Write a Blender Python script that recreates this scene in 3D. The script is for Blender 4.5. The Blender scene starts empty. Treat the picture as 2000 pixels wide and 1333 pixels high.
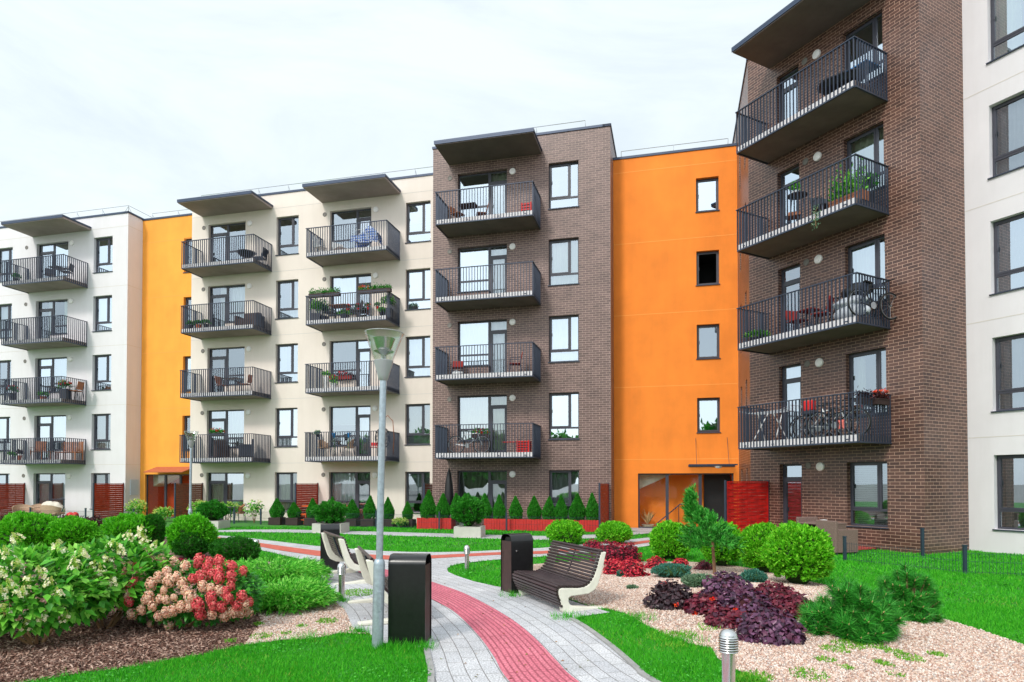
import bpy, math, random
import numpy as np
from mathutils import Vector, Matrix
from mathutils.geometry import delaunay_2d_cdt
random.seed(7); RNG = np.random.default_rng(7)
sc = bpy.context.scene
C = sc.collection
R = math.radians
# ------------------------------------------------------------------ camera
HC = 1.78; FPX = 1270.2; PY = 919.0; PITCH = R(1.086)
cam = bpy.data.cameras.new('camera'); co = bpy.data.objects.new('camera', cam); C.objects.link(co)
co.location = (0, 0, HC); co.rotation_euler = (R(90) + PITCH, 0, 0)
cam.sensor_width = 36; cam.lens = FPX / 2000 * 36; cam.shift_y = (PY - 666.5) / 2000
cam.clip_start = 0.1; cam.clip_end = 2000
sc.camera = co
# ------------------------------------------------------------------ sky, sun, exposure
SUN_EL, SUN_AZ = R(42), R(212)          # azimuth clockwise from +Y
w = bpy.data.worlds.new('World'); sc.world = w; w.use_nodes = True
nt = w.node_tree; nt.nodes.clear(); N = nt.nodes.new; LK = nt.links.new
out = N('ShaderNodeOutputWorld'); bg = N('ShaderNodeBackground'); LK(bg.outputs[0], out.inputs[0])
sky = N('ShaderNodeTexSky'); sky.sky_type = 'NISHITA'; sky.sun_disc = False
sky.sun_elevation = SUN_EL; sky.sun_rotation = SUN_AZ; sky.air_density = 1.0; sky.dust_density = 2.0
tc = N('ShaderNodeTexCoord'); mp = N('ShaderNodeMapping'); mp.inputs['Scale'].default_value = (1.1, 1.1, 3.2)
LK(tc.outputs['Generated'], mp.inputs[0])
nz = N('ShaderNodeTexNoise'); nz.inputs['Scale'].default_value = 1.7; nz.inputs['Detail'].default_value = 7; nz.inputs['Roughness'].default_value = .62; nz.inputs['Distortion'].default_value = .6
LK(mp.outputs[0], nz.inputs[0])
rp = N('ShaderNodeValToRGB'); rp.color_ramp.elements[0].position = .36; rp.color_ramp.elements[0].color = (.75, .75, .75, 1)
rp.color_ramp.elements[1].position = .62; rp.color_ramp.elements[1].color = (.97, .97, .97, 1)
LK(nz.outputs[0], rp.inputs[0])
mx = N('ShaderNodeMix'); mx.data_type = 'RGBA'
LK(rp.outputs[0], mx.inputs[0]); LK(sky.outputs[0], mx.inputs[6]); mx.inputs[7].default_value = (6.1, 6.75, 7.0, 1)   # thin bright overcast
# the thin cloud is brighter towards the sun
vd = N('ShaderNodeVectorMath'); vd.operation = 'DOT_PRODUCT'; LK(tc.outputs['Generated'], vd.inputs[0]); vd.inputs[1].default_value = (math.sin(SUN_AZ) * math.cos(SUN_EL), math.cos(SUN_AZ) * math.cos(SUN_EL), math.sin(SUN_EL))
gr = N('ShaderNodeMapRange'); gr.interpolation_type = 'SMOOTHSTEP'; gr.inputs['From Min'].default_value = -.1; gr.inputs['From Max'].default_value = 1; gr.inputs['To Min'].default_value = 1; gr.inputs['To Max'].default_value = 1.6
LK(vd.outputs['Value'], gr.inputs[0]); vs_ = N('ShaderNodeVectorMath'); vs_.operation = 'SCALE'; LK(mx.outputs[2], vs_.inputs[0]); LK(gr.outputs[0], vs_.inputs['Scale'])
LK(vs_.outputs[0], bg.inputs[0]); bg.inputs[1].default_value = .115
sd = bpy.data.lights.new('sun', 'SUN'); sd.energy = 1.5; sd.angle = R(10); sd.color = (1, .95, .88)
so = bpy.data.objects.new('sun', sd); C.objects.link(so); so.location = (0, 0, 40)
sdir = Vector((math.sin(SUN_AZ) * math.cos(SUN_EL), math.cos(SUN_AZ) * math.cos(SUN_EL), math.sin(SUN_EL)))
so.rotation_euler = sdir.to_track_quat('Z', 'Y').to_euler()
sc.view_settings.view_transform = 'Standard'; sc.view_settings.look = 'None'; sc.view_settings.exposure = .48; sc.view_settings.gamma = 1
sc.render.engine = 'CYCLES'
sc.cycles.max_bounces = 6; sc.cycles.transparent_max_bounces = 12

# ------------------------------------------------------------------ photograph measurements -> world
CP, SP = math.cos(PITCH), math.sin(PITCH)
def ray(x, y):
    X = (x - 1000) / FPX; Z = -(y - PY) / FPX
    return (X, CP - Z * SP, Z * CP + SP)
def hgt(x, y):          # gentle mound of the right-hand gravel bed
    return .20 * math.exp(-((x - 3.4) / 1.7) ** 2 - ((y - 9.2) / 2.3) ** 2) + .10 * math.exp(-((x - 2.5) / 1.0) ** 2 - ((y - 5.6) / 1.2) ** 2) + .12 * math.exp(-((x + 4.6) / 1.7) ** 2 - ((y - 10) / 2.2) ** 2)
def hgt_np(P):
    x, y = P[:, 0], P[:, 1]
    return .20 * np.exp(-((x - 3.4) / 1.7) ** 2 - ((y - 9.2) / 2.3) ** 2) + .10 * np.exp(-((x - 2.5) / 1.0) ** 2 - ((y - 5.6) / 1.2) ** 2) + .12 * np.exp(-((x + 4.6) / 1.7) ** 2 - ((y - 10) / 2.2) ** 2)
def G(px, py):          # ground point seen at a pixel of the 2000 px photograph
    r = ray(px, py); z = 0
    for _ in range(12):
        k = (z - HC) / r[2]; x, y = r[0] * k, r[1] * k; z = z * .4 + hgt(x, y) * .6
    return Vector((x, y, hgt(x, y)))
TH = {'W': R(14.025), 'R': R(61.666)}
def fr(b):
    t = TH[b]; return Vector((math.cos(t), -math.sin(t))), Vector((math.sin(t), math.cos(t)))
def W2(b, u, d): a, n = fr(b); return a * u + n * d
def W3(b, u, d, z): p = W2(b, u, d); return Vector((p.x, p.y, z))
def U(b, d, x):         # along-wall coordinate of image column x on the plane at depth d
    a, n = fr(b); r = Vector(((x - 1000) / FPX, 1.0)); p = r * (d / r.dot(n)); return p.dot(a)
def D(b, u, x):
    a, n = fr(b); r = Vector(((x - 1000) / FPX, 1.0)); p = r * (u / r.dot(a)); return p.dot(n)
def V(b, d, x, y):      # height of a pixel on that plane
    a, n = fr(b); r = ray(x, y); k = d / (r[0] * n.x + r[1] * n.y); return r[2] * k + HC

# ------------------------------------------------------------------ materials
def lin(c):
    return tuple(((v / 255) / 12.92 if v / 255 <= .04045 else ((v / 255 + .055) / 1.055) ** 2.4) for v in c) + (1,)
MATS = {}
def base_mat(name):
    m = bpy.data.materials.new(name); m.use_nodes = True; nt = m.node_tree
    b = nt.nodes['Principled BSDF']; return m, nt, b
def setmix(nt, kind='MIX'):
    n = nt.nodes.new('ShaderNodeMix'); n.data_type = 'RGBA'; n.blend_type = kind; return n
def mat(name, c, rough=.6, metal=0, var=.12, scale=6, bump=0, bscale=60, spec=.5, coord='Object', c2=None, detail=5, coat=0, streak=0):
    if name in MATS: return MATS[name]
    m, nt, b = base_mat(name); c = lin(c)
    t = nt.nodes.new('ShaderNodeTexCoord'); n = nt.nodes.new('ShaderNodeTexNoise'); n.inputs['Scale'].default_value = scale; n.inputs['Detail'].default_value = detail
    n.inputs['Roughness'].default_value = .6
    nt.links.new(t.outputs[coord], n.inputs[0])
    r = nt.nodes.new('ShaderNodeValToRGB')
    ca = tuple(v * (1 - var) for v in c[:3]) + (1,); cb = tuple(min(1, v * (1 + var)) for v in c[:3]) + (1,)
    if c2: ca, cb = c, lin(c2)
    r.color_ramp.elements[0].color = ca; r.color_ramp.elements[1].color = cb
    r.color_ramp.elements[0].position = .3; r.color_ramp.elements[1].position = .7
    nt.links.new(n.outputs[0], r.inputs[0]); nt.links.new(r.outputs[0], b.inputs['Base Color'])
    if streak:      # weathering: run-off streaks and damp blotches
        mp_ = nt.nodes.new('ShaderNodeMapping'); mp_.inputs['Scale'].default_value = (2.6, 2.6, .3); nt.links.new(t.outputs[coord], mp_.inputs[0])
        ns = nt.nodes.new('ShaderNodeTexNoise'); ns.inputs['Scale'].default_value = 1; ns.inputs['Detail'].default_value = 5; ns.inputs['Roughness'].default_value = .65; nt.links.new(mp_.outputs[0], ns.inputs[0])
        rs = nt.nodes.new('ShaderNodeValToRGB'); rs.color_ramp.elements[0].position = .36; rs.color_ramp.elements[1].position = .56; rs.color_ramp.elements[0].color = (1 - streak, 1 - streak * 1.1, 1 - streak * 1.25, 1); rs.color_ramp.elements[1].color = (1, 1, 1, 1); nt.links.new(ns.outputs[0], rs.inputs[0])
        mm_ = setmix(nt, 'MULTIPLY'); mm_.inputs[0].default_value = 1; nt.links.new(r.outputs[0], mm_.inputs[6]); nt.links.new(rs.outputs[0], mm_.inputs[7])
        nb = nt.nodes.new('ShaderNodeTexNoise'); nb.inputs['Scale'].default_value = .45; nb.inputs['Detail'].default_value = 8; nt.links.new(t.outputs[coord], nb.inputs[0])
        rb = nt.nodes.new('ShaderNodeValToRGB'); rb.color_ramp.elements[0].position = .38; rb.color_ramp.elements[1].position = .6; rb.color_ramp.elements[0].color = (1 - streak, 1 - streak, 1 - streak, 1); rb.color_ramp.elements[1].color = (1, 1, 1, 1); nt.links.new(nb.outputs[0], rb.inputs[0])
        mb_ = setmix(nt, 'MULTIPLY'); mb_.inputs[0].default_value = 1; nt.links.new(mm_.outputs[2], mb_.inputs[6]); nt.links.new(rb.outputs[0], mb_.inputs[7]); nt.links.new(mb_.outputs[2], b.inputs['Base Color'])
    b.inputs['Roughness'].default_value = rough; b.inputs['Metallic'].default_value = metal
    b.inputs['Specular IOR Level'].default_value = spec
    if coat: b.inputs['Coat Weight'].default_value = coat; b.inputs['Coat Roughness'].default_value = .15
    if bump:
        n2 = nt.nodes.new('ShaderNodeTexNoise'); n2.inputs['Scale'].default_value = bscale; n2.inputs['Detail'].default_value = 4
        nt.links.new(t.outputs[coord], n2.inputs[0])
        bp = nt.nodes.new('ShaderNodeBump'); bp.inputs['Strength'].default_value = bump; bp.inputs['Distance'].default_value = .01
        nt.links.new(n2.outputs[0], bp.inputs['Height']); nt.links.new(bp.outputs[0], b.inputs['Normal'])
    MATS[name] = m; return m
def brick_mat(name, c1, c2, mortar, bw=.30, rh=.092, ms=.011, rough=.5, uvscale=1, off=.5, bumpd=.004, noise_amt=.7, spec=.5, pebble=0):
    if name in MATS: return MATS[name]
    m, nt, b = base_mat(name); L = nt.links.new
    uv = nt.nodes.new('ShaderNodeUVMap'); uv.uv_map = 'UVMap'
    bt = nt.nodes.new('ShaderNodeTexBrick'); L(uv.outputs[0], bt.inputs[0])
    bt.offset = off; bt.inputs['Scale'].default_value = 1; bt.inputs['Brick Width'].default_value = bw; bt.inputs['Row Height'].default_value = rh
    bt.inputs['Mortar Size'].default_value = ms; bt.inputs['Mortar Smooth'].default_value = .1; bt.inputs['Bias'].default_value = 0
    bt.inputs['Color1'].default_value = lin(c1); bt.inputs['Color2'].default_value = lin(c2); bt.inputs['Mortar'].default_value = lin(mortar)
    n = nt.nodes.new('ShaderNodeTexNoise'); n.inputs['Scale'].default_value = 1.3; n.inputs['Detail'].default_value = 8; n.inputs['Roughness'].default_value = .7
    L(uv.outputs[0], n.inputs[0])
    mxn = setmix(nt, 'MULTIPLY'); mxn.inputs[0].default_value = noise_amt
    r = nt.nodes.new('ShaderNodeValToRGB'); r.color_ramp.elements[0].color = (.62, .62, .62, 1); r.color_ramp.elements[1].color = (1.25, 1.25, 1.25, 1); r.color_ramp.elements[0].position = .3; r.color_ramp.elements[1].position = .7
    L(n.outputs[0], r.inputs[0]); L(bt.outputs[0], mxn.inputs[6]); L(r.outputs[0], mxn.inputs[7])
    src = mxn.outputs[2]
    if pebble:
        n3 = nt.nodes.new('ShaderNodeTexNoise'); n3.inputs['Scale'].default_value = pebble; n3.inputs['Detail'].default_value = 3; L(uv.outputs[0], n3.inputs[0])
        r3 = nt.nodes.new('ShaderNodeValToRGB'); r3.color_ramp.elements[0].color = (.6, .6, .6, 1); r3.color_ramp.elements[1].color = (1.3, 1.3, 1.3, 1); r3.color_ramp.elements[0].position = .35; r3.color_ramp.elements[1].position = .65
        L(n3.outputs[0], r3.inputs[0]); m3 = setmix(nt, 'MULTIPLY'); m3.inputs[0].default_value = .8; L(src, m3.inputs[6]); L(r3.outputs[0], m3.inputs[7]); src = m3.outputs[2]
    L(src, b.inputs['Base Color'])
    b.inputs['Roughness'].default_value = rough; b.inputs['Specular IOR Level'].default_value = spec
    bp = nt.nodes.new('ShaderNodeBump'); bp.invert = True; bp.inputs['Strength'].default_value = 1; bp.inputs['Distance'].default_value = bumpd
    L(bt.outputs[1], bp.inputs['Height']); L(bp.outputs[0], b.inputs['Normal'])
    MATS[name] = m; return m
def leaf_mat(name, cs, rough=.45, trans=.25):
    if name in MATS: return MATS[name]
    m, nt, b = base_mat(name); L = nt.links.new
    g = nt.nodes.new('ShaderNodeNewGeometry'); r = nt.nodes.new('ShaderNodeValToRGB')
    L(g.outputs['Random Per Island'], r.inputs[0])
    e = r.color_ramp.elements; e[0].color = lin(cs[0]); e[1].color = lin(cs[-1])
    for i, c in enumerate(cs[1:-1]):
        k = e.new((i + 1) / (len(cs) - 1)); k.color = lin(c)
    L(r.outputs[0], b.inputs['Base Color']); b.inputs['Roughness'].default_value = rough; b.inputs['Specular IOR Level'].default_value = .3
    tr = nt.nodes.new('ShaderNodeBsdfTranslucent'); L(r.outputs[0], tr.inputs[0])
    ms = nt.nodes.new('ShaderNodeMixShader'); ms.inputs[0].default_value = trans
    L(b.outputs[0], ms.inputs[1]); L(tr.outputs[0], ms.inputs[2]); L(ms.outputs[0], nt.nodes['Material Output'].inputs[0])
    MATS[name] = m; return m
def glass_mat():
    m, nt, b = base_mat('window_glass'); L = nt.links.new; nt.nodes.remove(b)
    tr = nt.nodes.new('ShaderNodeBsdfTransparent'); tr.inputs[0].default_value = (.84, .89, .88, 1)
    gl = nt.nodes.new('ShaderNodeBsdfGlossy'); gl.inputs['Roughness'].default_value = .01; gl.inputs[0].default_value = (.80, .90, 1, 1)
    f = nt.nodes.new('ShaderNodeFresnel'); f.inputs[0].default_value = 1.6
    mr = nt.nodes.new('ShaderNodeMapRange'); oi = nt.nodes.new('ShaderNodeObjectInfo'); m0 = nt.nodes.new('ShaderNodeMapRange'); m0.inputs['To Min'].default_value = .20; m0.inputs['To Max'].default_value = .66; L(oi.outputs['Random'], m0.inputs[0]); L(m0.outputs[0], mr.inputs['To Min']); mr.inputs['To Max'].default_value = 1
    L(f.outputs[0], mr.inputs[0])
    tcn = nt.nodes.new('ShaderNodeTexCoord'); nn = nt.nodes.new('ShaderNodeTexNoise'); nn.inputs['Scale'].default_value = 1.0; nn.inputs['Detail'].default_value = 0; L(tcn.outputs['Object'], nn.inputs[0])
    bp = nt.nodes.new('ShaderNodeBump'); bp.inputs['Strength'].default_value = .05; bp.inputs['Distance'].default_value = .02; L(nn.outputs[0], bp.inputs['Height']); L(bp.outputs[0], gl.inputs['Normal'])
    ms = nt.nodes.new('ShaderNodeMixShader'); L(mr.outputs[0], ms.inputs[0]); L(tr.outputs[0], ms.inputs[1]); L(gl.outputs[0], ms.inputs[2])
    L(ms.outputs[0], nt.nodes['Material Output'].inputs[0]); return m
def clear_glass():
    m, nt, b = base_mat('clear_glass'); L = nt.links.new; nt.nodes.remove(b)
    tr = nt.nodes.new('ShaderNodeBsdfTransparent'); tr.inputs[0].default_value = (.95, .97, .96, 1)
    gl = nt.nodes.new('ShaderNodeBsdfGlossy'); gl.inputs['Roughness'].default_value = .03
    lw = nt.nodes.new('ShaderNodeLayerWeight'); lw.inputs[0].default_value = .35
    mr = nt.nodes.new('ShaderNodeMapRange'); mr.inputs['To Min'].default_value = .04; mr.inputs['To Max'].default_value = .45; L(lw.outputs['Facing'], mr.inputs[0])
    ms = nt.nodes.new('ShaderNodeMixShader'); L(mr.outputs[0], ms.inputs[0]); L(tr.outputs[0], ms.inputs[1]); L(gl.outputs[0], ms.inputs[2])
    L(ms.outputs[0], nt.nodes['Material Output'].inputs[0]); return m
def gravel_mat(name, cols, scale=45, rough=.85, dist=.02, wear=None):
    m, nt, b = base_mat(name); L = nt.links.new
    t = nt.nodes.new('ShaderNodeTexCoord'); v = nt.nodes.new('ShaderNodeTexVoronoi'); v.inputs['Scale'].default_value = scale; v.inputs['Randomness'].default_value = 1
    L(t.outputs['Object'], v.inputs[0])
    s = nt.nodes.new('ShaderNodeSeparateColor'); L(v.outputs['Color'], s.inputs[0])
    r = nt.nodes.new('ShaderNodeValToRGB'); e = r.color_ramp.elements; e[0].color = lin(cols[0]); e[1].color = lin(cols[-1])
    for i, c in enumerate(cols[1:-1]):
        k = e.new((i + 1) / (len(cols) - 1)); k.color = lin(c)
    L(s.outputs[0], r.inputs[0])
    n = nt.nodes.new('ShaderNodeTexNoise'); n.inputs['Scale'].default_value = .9; n.inputs['Detail'].default_value = 6; L(t.outputs['Object'], n.inputs[0])
    r2 = nt.nodes.new('ShaderNodeValToRGB'); r2.color_ramp.elements[0].color = (.75, .72, .7, 1); r2.color_ramp.elements[1].color = (1.1, 1.1, 1.1, 1); r2.color_ramp.elements[0].position = .35; r2.color_ramp.elements[1].position = .65
    L(n.outputs[0], r2.inputs[0]); mm = setmix(nt, 'MULTIPLY'); mm.inputs[0].default_value = 1; L(r.outputs[0], mm.inputs[6]); L(r2.outputs[0], mm.inputs[7])
    src = mm.outputs[2]
    if wear:
        n4 = nt.nodes.new('ShaderNodeTexNoise'); n4.inputs['Scale'].default_value = .55; n4.inputs['Detail'].default_value = 3; L(t.outputs['Object'], n4.inputs[0])
        r4 = nt.nodes.new('ShaderNodeValToRGB'); r4.color_ramp.elements[0].position = .45; r4.color_ramp.elements[1].position = .6; L(n4.outputs[0], r4.inputs[0])
        m4 = setmix(nt); L(r4.outputs[0], m4.inputs[0]); L(src, m4.inputs[6]); m4.inputs[7].default_value = lin(wear); src = m4.outputs[2]
    L(src, b.inputs['Base Color']); b.inputs['Roughness'].default_value = rough
    bp = nt.nodes.new('ShaderNodeBump'); bp.invert = True; bp.inputs['Strength'].default_value = 1; bp.inputs['Distance'].default_value = dist
    L(v.outputs['Distance'], bp.inputs['Height']); L(bp.outputs[0], b.inputs['Normal'])
    MATS[name] = m; return m

M_CREAM = mat('cream_stucco', (229, 217, 207), .9, var=.03, scale=.8, bump=.25, bscale=90, streak=0.03)
M_WHITE = mat('white_stucco', (222, 218, 221), .9, var=.03, scale=.8, bump=.25, bscale=90, streak=0.03)
M_ORANGE = mat('orange_stucco', (248, 138, 46), .85, var=.08, scale=.9, bump=.25, bscale=90, streak=0.048)
M_ORANGE_LIT = mat('orange_stucco_lit', (249, 166, 64), .85, var=.06, scale=.9, bump=.25, bscale=90, streak=0.048)  # same orange paint, its different light put into a yellower colour
M_OLINE = mat('orange_joint', (252, 165, 80), .85, var=.04)
M_CLINE = mat('pale_joint', (208, 201, 195), .9, var=.04)
M_BRICK = brick_mat('brown_brick', (118, 94, 89), (96, 75, 71), (190, 162, 150), bw=.26, rh=.0857, ms=.0062, rough=.42)
M_BRICK2 = brick_mat('dark_brown_brick', (104, 72, 62), (74, 50, 45), (196, 160, 140), bw=.26, rh=.0857, ms=.0058, rough=.38)
M_METAL = mat('anthracite_metal', (58, 66, 82), .38, .35, var=.1, scale=3)
M_FASCIA = mat('blue_grey_fascia', (54, 66, 88), .4, .3, var=.1, scale=3)
M_FRAME = mat('window_frame_grey', (62, 62, 72), .4, 0, var=.08, scale=3)
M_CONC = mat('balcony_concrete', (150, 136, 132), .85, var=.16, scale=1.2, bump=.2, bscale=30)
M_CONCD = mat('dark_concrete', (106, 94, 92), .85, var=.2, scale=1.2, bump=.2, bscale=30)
M_EDGE = mat('slab_edge_pale', (220, 216, 218), .8, var=.08, scale=3)
M_ROOF = mat('roof_membrane', (90, 90, 92), .9)
M_ROOM = mat('room_interior', (70, 64, 60), .9, var=.3, scale=1.5)
M_LAMP = mat('lamp_opal', (245, 240, 240), .35, var=.02)
M_VENT = mat('vent_grille', (120, 115, 110), .6)
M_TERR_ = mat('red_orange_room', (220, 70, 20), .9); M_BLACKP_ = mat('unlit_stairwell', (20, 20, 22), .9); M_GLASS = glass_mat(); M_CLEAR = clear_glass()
M_CUR = {'a': mat('curtain_sage', (206, 214, 190), .9, var=.06, scale=3), 'b': mat('curtain_white', (240, 240, 240), .9, var=.03), 'c': mat('curtain_grey', (170, 164, 170), .9, var=.08), 'd': mat('curtain_brown', (140, 112, 84), .9, var=.08)}
M_BLIND = mat('blind_slat', (214, 222, 214), .6, var=.03)
M_GALV = mat('galvanised_steel', (168, 180, 190), .42, .55, var=.14, scale=25, detail=2)
M_GALVC = mat('lamp_cap_grey', (170, 172, 176), .4, .3, var=.03)
M_STEEL = mat('brushed_steel', (200, 200, 200), .25, .95, var=.05, scale=12)
M_BLACK = mat('black_coated_steel', (26, 26, 28), .28, .2, var=.3, scale=14, coat=.3)
M_BINWOOD = mat('bin_side_brown', (62, 44, 40), .55, var=.25, scale=8)
M_SLAT = mat('bench_slat_wood', (58, 44, 46), .42, var=.3, scale=7, bump=.15, bscale=50, coat=.2)
M_BCONC = mat('bench_white_concrete', (226, 222, 208), .7, var=.07, scale=9, bump=.15, bscale=70)
M_PLANTER = mat('planter_concrete', (196, 192, 184), .8, var=.08, scale=5, bump=.2, bscale=60)
M_REDBOX = mat('red_painted_planter', (205, 42, 34), .6, var=.15, scale=9)
M_DARKBOX = mat('dark_brown_planter', (52, 36, 34), .6, var=.2, scale=6)
M_TERRA = mat('terracotta', (176, 96, 60), .8)
M_WOODR = mat('red_stained_wood', (168, 50, 22), .6, var=.28, scale=7, bump=.2)
M_WOODRR = mat('scarlet_stained_wood', (188, 20, 12), .55, var=.3, scale=5, bump=.2)
M_WOODB = mat('brown_weathered_wood', (132, 72, 50), .7, var=.28, scale=7, bump=.2)
M_WOODO = mat('orange_picnic_wood', (226, 92, 22), .6, var=.2, scale=7)
M_WICK = mat('natural_wicker', (176, 146, 122), .8, var=.3, scale=40, bump=.4, bscale=90)
M_WICKD = mat('dark_brown_wicker', (70, 54, 52), .7, var=.35, scale=40, bump=.4, bscale=90)
M_WICKG = mat('taupe_wicker', (120, 98, 90), .8, var=.3, scale=45, bump=.4, bscale=90)
M_TEAK = mat('teak_wood', (150, 92, 60), .6, var=.25, scale=9)
M_BARK = mat('bark_brown', (130, 96, 72), .9, var=.3, scale=30, bump=.6, bscale=60)
M_RED = mat('red_plastic', (210, 30, 28), .4); M_REDF = mat('dark_red_fabric', (140, 40, 34), .9)
M_WHITEP = mat('white_plastic', (232, 232, 232), .4, var=.03); M_BLACKP = mat('black_plastic', (22, 22, 24), .5)
M_BLUEP = mat('bright_blue_plastic', (40, 130, 200), .35); M_GREYF = mat('pale_grey_cover', (190, 194, 202), .8, var=.06)
M_SIGN = mat('pale_blue_panel', (190, 202, 216), .35, var=.03)
M_FENCE = mat('fence_blue_grey', (44, 62, 76), .5, .2)
M_DOORD = mat('dark_door', (24, 24, 28), .5); M_TERR = mat('interior_terracotta', (196, 74, 24), .85)
M_STAIR = mat('stair_concrete', (206, 200, 178), .8)
M_TYRE = mat('tyre_rubber', (24, 24, 26), .8); M_RIM = mat('rim_metal', (170, 172, 176), .3, .8)

# ------------------------------------------------------------------ mesh helpers
def link(o, parent=None):
    C.objects.link(o)
    if parent: o.parent = parent
    return o
def tag(o, label=None, cat=None, group=None, kind=None):
    if label: o['label'] = label
    if cat: o['category'] = cat
    if group: o['group'] = group
    if kind: o['kind'] = kind
    return o
def T(name, label, cat, loc, rz=0, group=None, tilt=None):
    o = bpy.data.objects.new(name, None); o.empty_display_size = .1; link(o); o.location = loc; o.rotation_euler = (tilt or (0, 0, rz)) if tilt else (0, 0, rz)
    return tag(o, label, cat, group)
class MB:
    def __init__(s): s.v = []; s.f = []; s.m = []; s.M = None
    def add(s, vs, fs, mi=0):
        b = len(s.v)
        if s.M is not None: vs = [tuple(s.M @ Vector(v)) for v in vs]
        s.v += [tuple(v) for v in vs]; s.f += [tuple(i + b for i in f) for f in fs]; s.m += [mi] * len(fs); return s
    def quad(s, a, b, c, d, mi=0): return s.add([a, b, c, d], [(0, 1, 2, 3)], mi)
    def box(s, x0, x1, y0, y1, z0, z1, mi=0, ch=0):
        if ch:   # chamfered vertical/horizontal edges: octagonal-ish prism along the longest axis
            pass
        return s.add([(x0, y0, z0), (x1, y0, z0), (x1, y1, z0), (x0, y1, z0), (x0, y0, z1), (x1, y0, z1), (x1, y1, z1), (x0, y1, z1)],
                     [(0, 3, 2, 1), (4, 5, 6, 7), (0, 1, 5, 4), (1, 2, 6, 5), (2, 3, 7, 6), (3, 0, 4, 7)], mi)
    def tube(s, pts, r, n=8, mi=0, cap=True):
        pts = [Vector(p) for p in pts]; rs = r if isinstance(r, (list, tuple)) else [r] * len(pts)
        vs = []; fs = []; prev = None
        for i, p in enumerate(pts):
            t = (pts[min(i + 1, len(pts) - 1)] - pts[max(i - 1, 0)]).normalized()
            if prev is None:
                up = Vector((0, 0, 1)) if abs(t.z) < .9 else Vector((1, 0, 0)); a = t.cross(up).normalized()
            else: a = (prev - t * prev.dot(t)).normalized()
            prev = a; b = t.cross(a)
            for k in range(n):
                an = 2 * math.pi * k / n; vs.append(p + (a * math.cos(an) + b * math.sin(an)) * rs[i])
        for i in range(len(pts) - 1):
            for k in range(n):
                k2 = (k + 1) % n; fs.append((i * n + k, i * n + k2, (i + 1) * n + k2, (i + 1) * n + k))
        if cap: fs.append(tuple(range(n))[::-1]); fs.append(tuple((len(pts) - 1) * n + k for k in range(n)))
        return s.add(vs, fs, mi)
    def lathe(s, prof, n=20, mi=0, c=(0, 0), cap=True):
        vs = []; fs = []
        for (r, z) in prof:
            for k in range(n):
                an = 2 * math.pi * k / n; vs.append((c[0] + r * math.cos(an), c[1] + r * math.sin(an), z))
        for i in range(len(prof) - 1):
            for k in range(n):
                k2 = (k + 1) % n; fs.append((i * n + k, i * n + k2, (i + 1) * n + k2, (i + 1) * n + k))
        if cap:
            if prof[0][0] > 0: fs.append(tuple(range(n))[::-1])
            if prof[-1][0] > 0: fs.append(tuple((len(prof) - 1) * n + k for k in range(n)))
        return s.add(vs, fs, mi)
    def prism(s, poly, x0, x1, mi=0):   # polygon in (y,z) extruded along x
        n = len(poly); vs = [(x0, y, z) for y, z in poly] + [(x1, y, z) for y, z in poly]
        fs = [tuple(range(n)), tuple(range(2 * n - 1, n - 1, -1))] + [((i + 1) % n, i, i + n, (i + 1) % n + n) for i in range(n)]
        return s.add(vs, fs, mi)
    def mesh(s, name, mats, smooth=False):
        me = bpy.data.meshes.new(name); me.from_pydata(s.v, [], s.f); me.update()
        mats = mats if isinstance(mats, (list, tuple)) else [mats]
        for m in mats: me.materials.append(m)
        me.polygons.foreach_set('material_index', s.m)
        uv = me.uv_layers.new(name='UVMap').data
        for p in me.polygons:
            n = p.normal
            if abs(n.z) > .7: a, b = Vector((1, 0, 0)), Vector((0, 1, 0))
            else: a = Vector((-n.y, n.x, 0)).normalized(); b = Vector((0, 0, 1))
            for li in p.loop_indices:
                c = me.vertices[me.loops[li].vertex_index].co; uv[li].uv = (a.dot(c), b.dot(c))
        if smooth:
            for p in me.polygons: p.use_smooth = True
            try: me.set_sharp_from_angle(angle=R(40))
            except Exception: pass
        return me
    def build(s, name, mats, parent=None, smooth=False, bevel=0, loc=None, rz=0):
        o = bpy.data.objects.new(name, s.mesh(name, mats, smooth)); link(o, parent)
        if bevel: bv = o.modifiers.new('bevel', 'BEVEL'); bv.width = bevel; bv.segments = 2; bv.limit_method = 'ANGLE'
        if loc: o.location = loc
        o.rotation_euler.z = rz
        return o
def inst(name, me, parent, loc=(0, 0, 0), rz=0):
    o = bpy.data.objects.new(name, me); link(o, parent); o.location = loc; o.rotation_euler = (0, 0, rz); return o
def copy_tree(o, parent=None):
    c = o.copy(); C.objects.link(c); c.parent = parent
    for ch in list(o.children): copy_tree(ch, c)
    return c
def nmesh(name, chunks, mats, parent=None, smooth=False):
    """numpy mesh: chunks of (verts, faces, material index)"""
    Vs = []; L = []; S = []; MI = []; b = 0; ls = 0
    for v, f, mi in chunks:
        v = np.asarray(v, np.float32); f = np.asarray(f, np.int32)
        Vs.append(v); L.append((f + b).ravel()); m, k = f.shape
        S.append(np.arange(m, dtype=np.int32) * k + ls); MI.append(np.full(m, mi, np.int32)); b += len(v); ls += m * k
    Vs = np.concatenate(Vs); L = np.concatenate(L); S = np.concatenate(S); MI = np.concatenate(MI)
    me = bpy.data.meshes.new(name); me.vertices.add(len(Vs)); me.vertices.foreach_set('co', Vs.ravel())
    me.loops.add(len(L)); me.loops.foreach_set('vertex_index', L); me.polygons.add(len(S)); me.polygons.foreach_set('loop_start', S)
    me.polygons.foreach_set('material_index', MI)
    for m in (mats if isinstance(mats, (list, tuple)) else [mats]): me.materials.append(m)
    me.update(calc_edges=True)
    if smooth: me.polygons.foreach_set('use_smooth', np.ones(len(S), bool))
    o = bpy.data.objects.new(name, me); link(o, parent); return o
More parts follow.
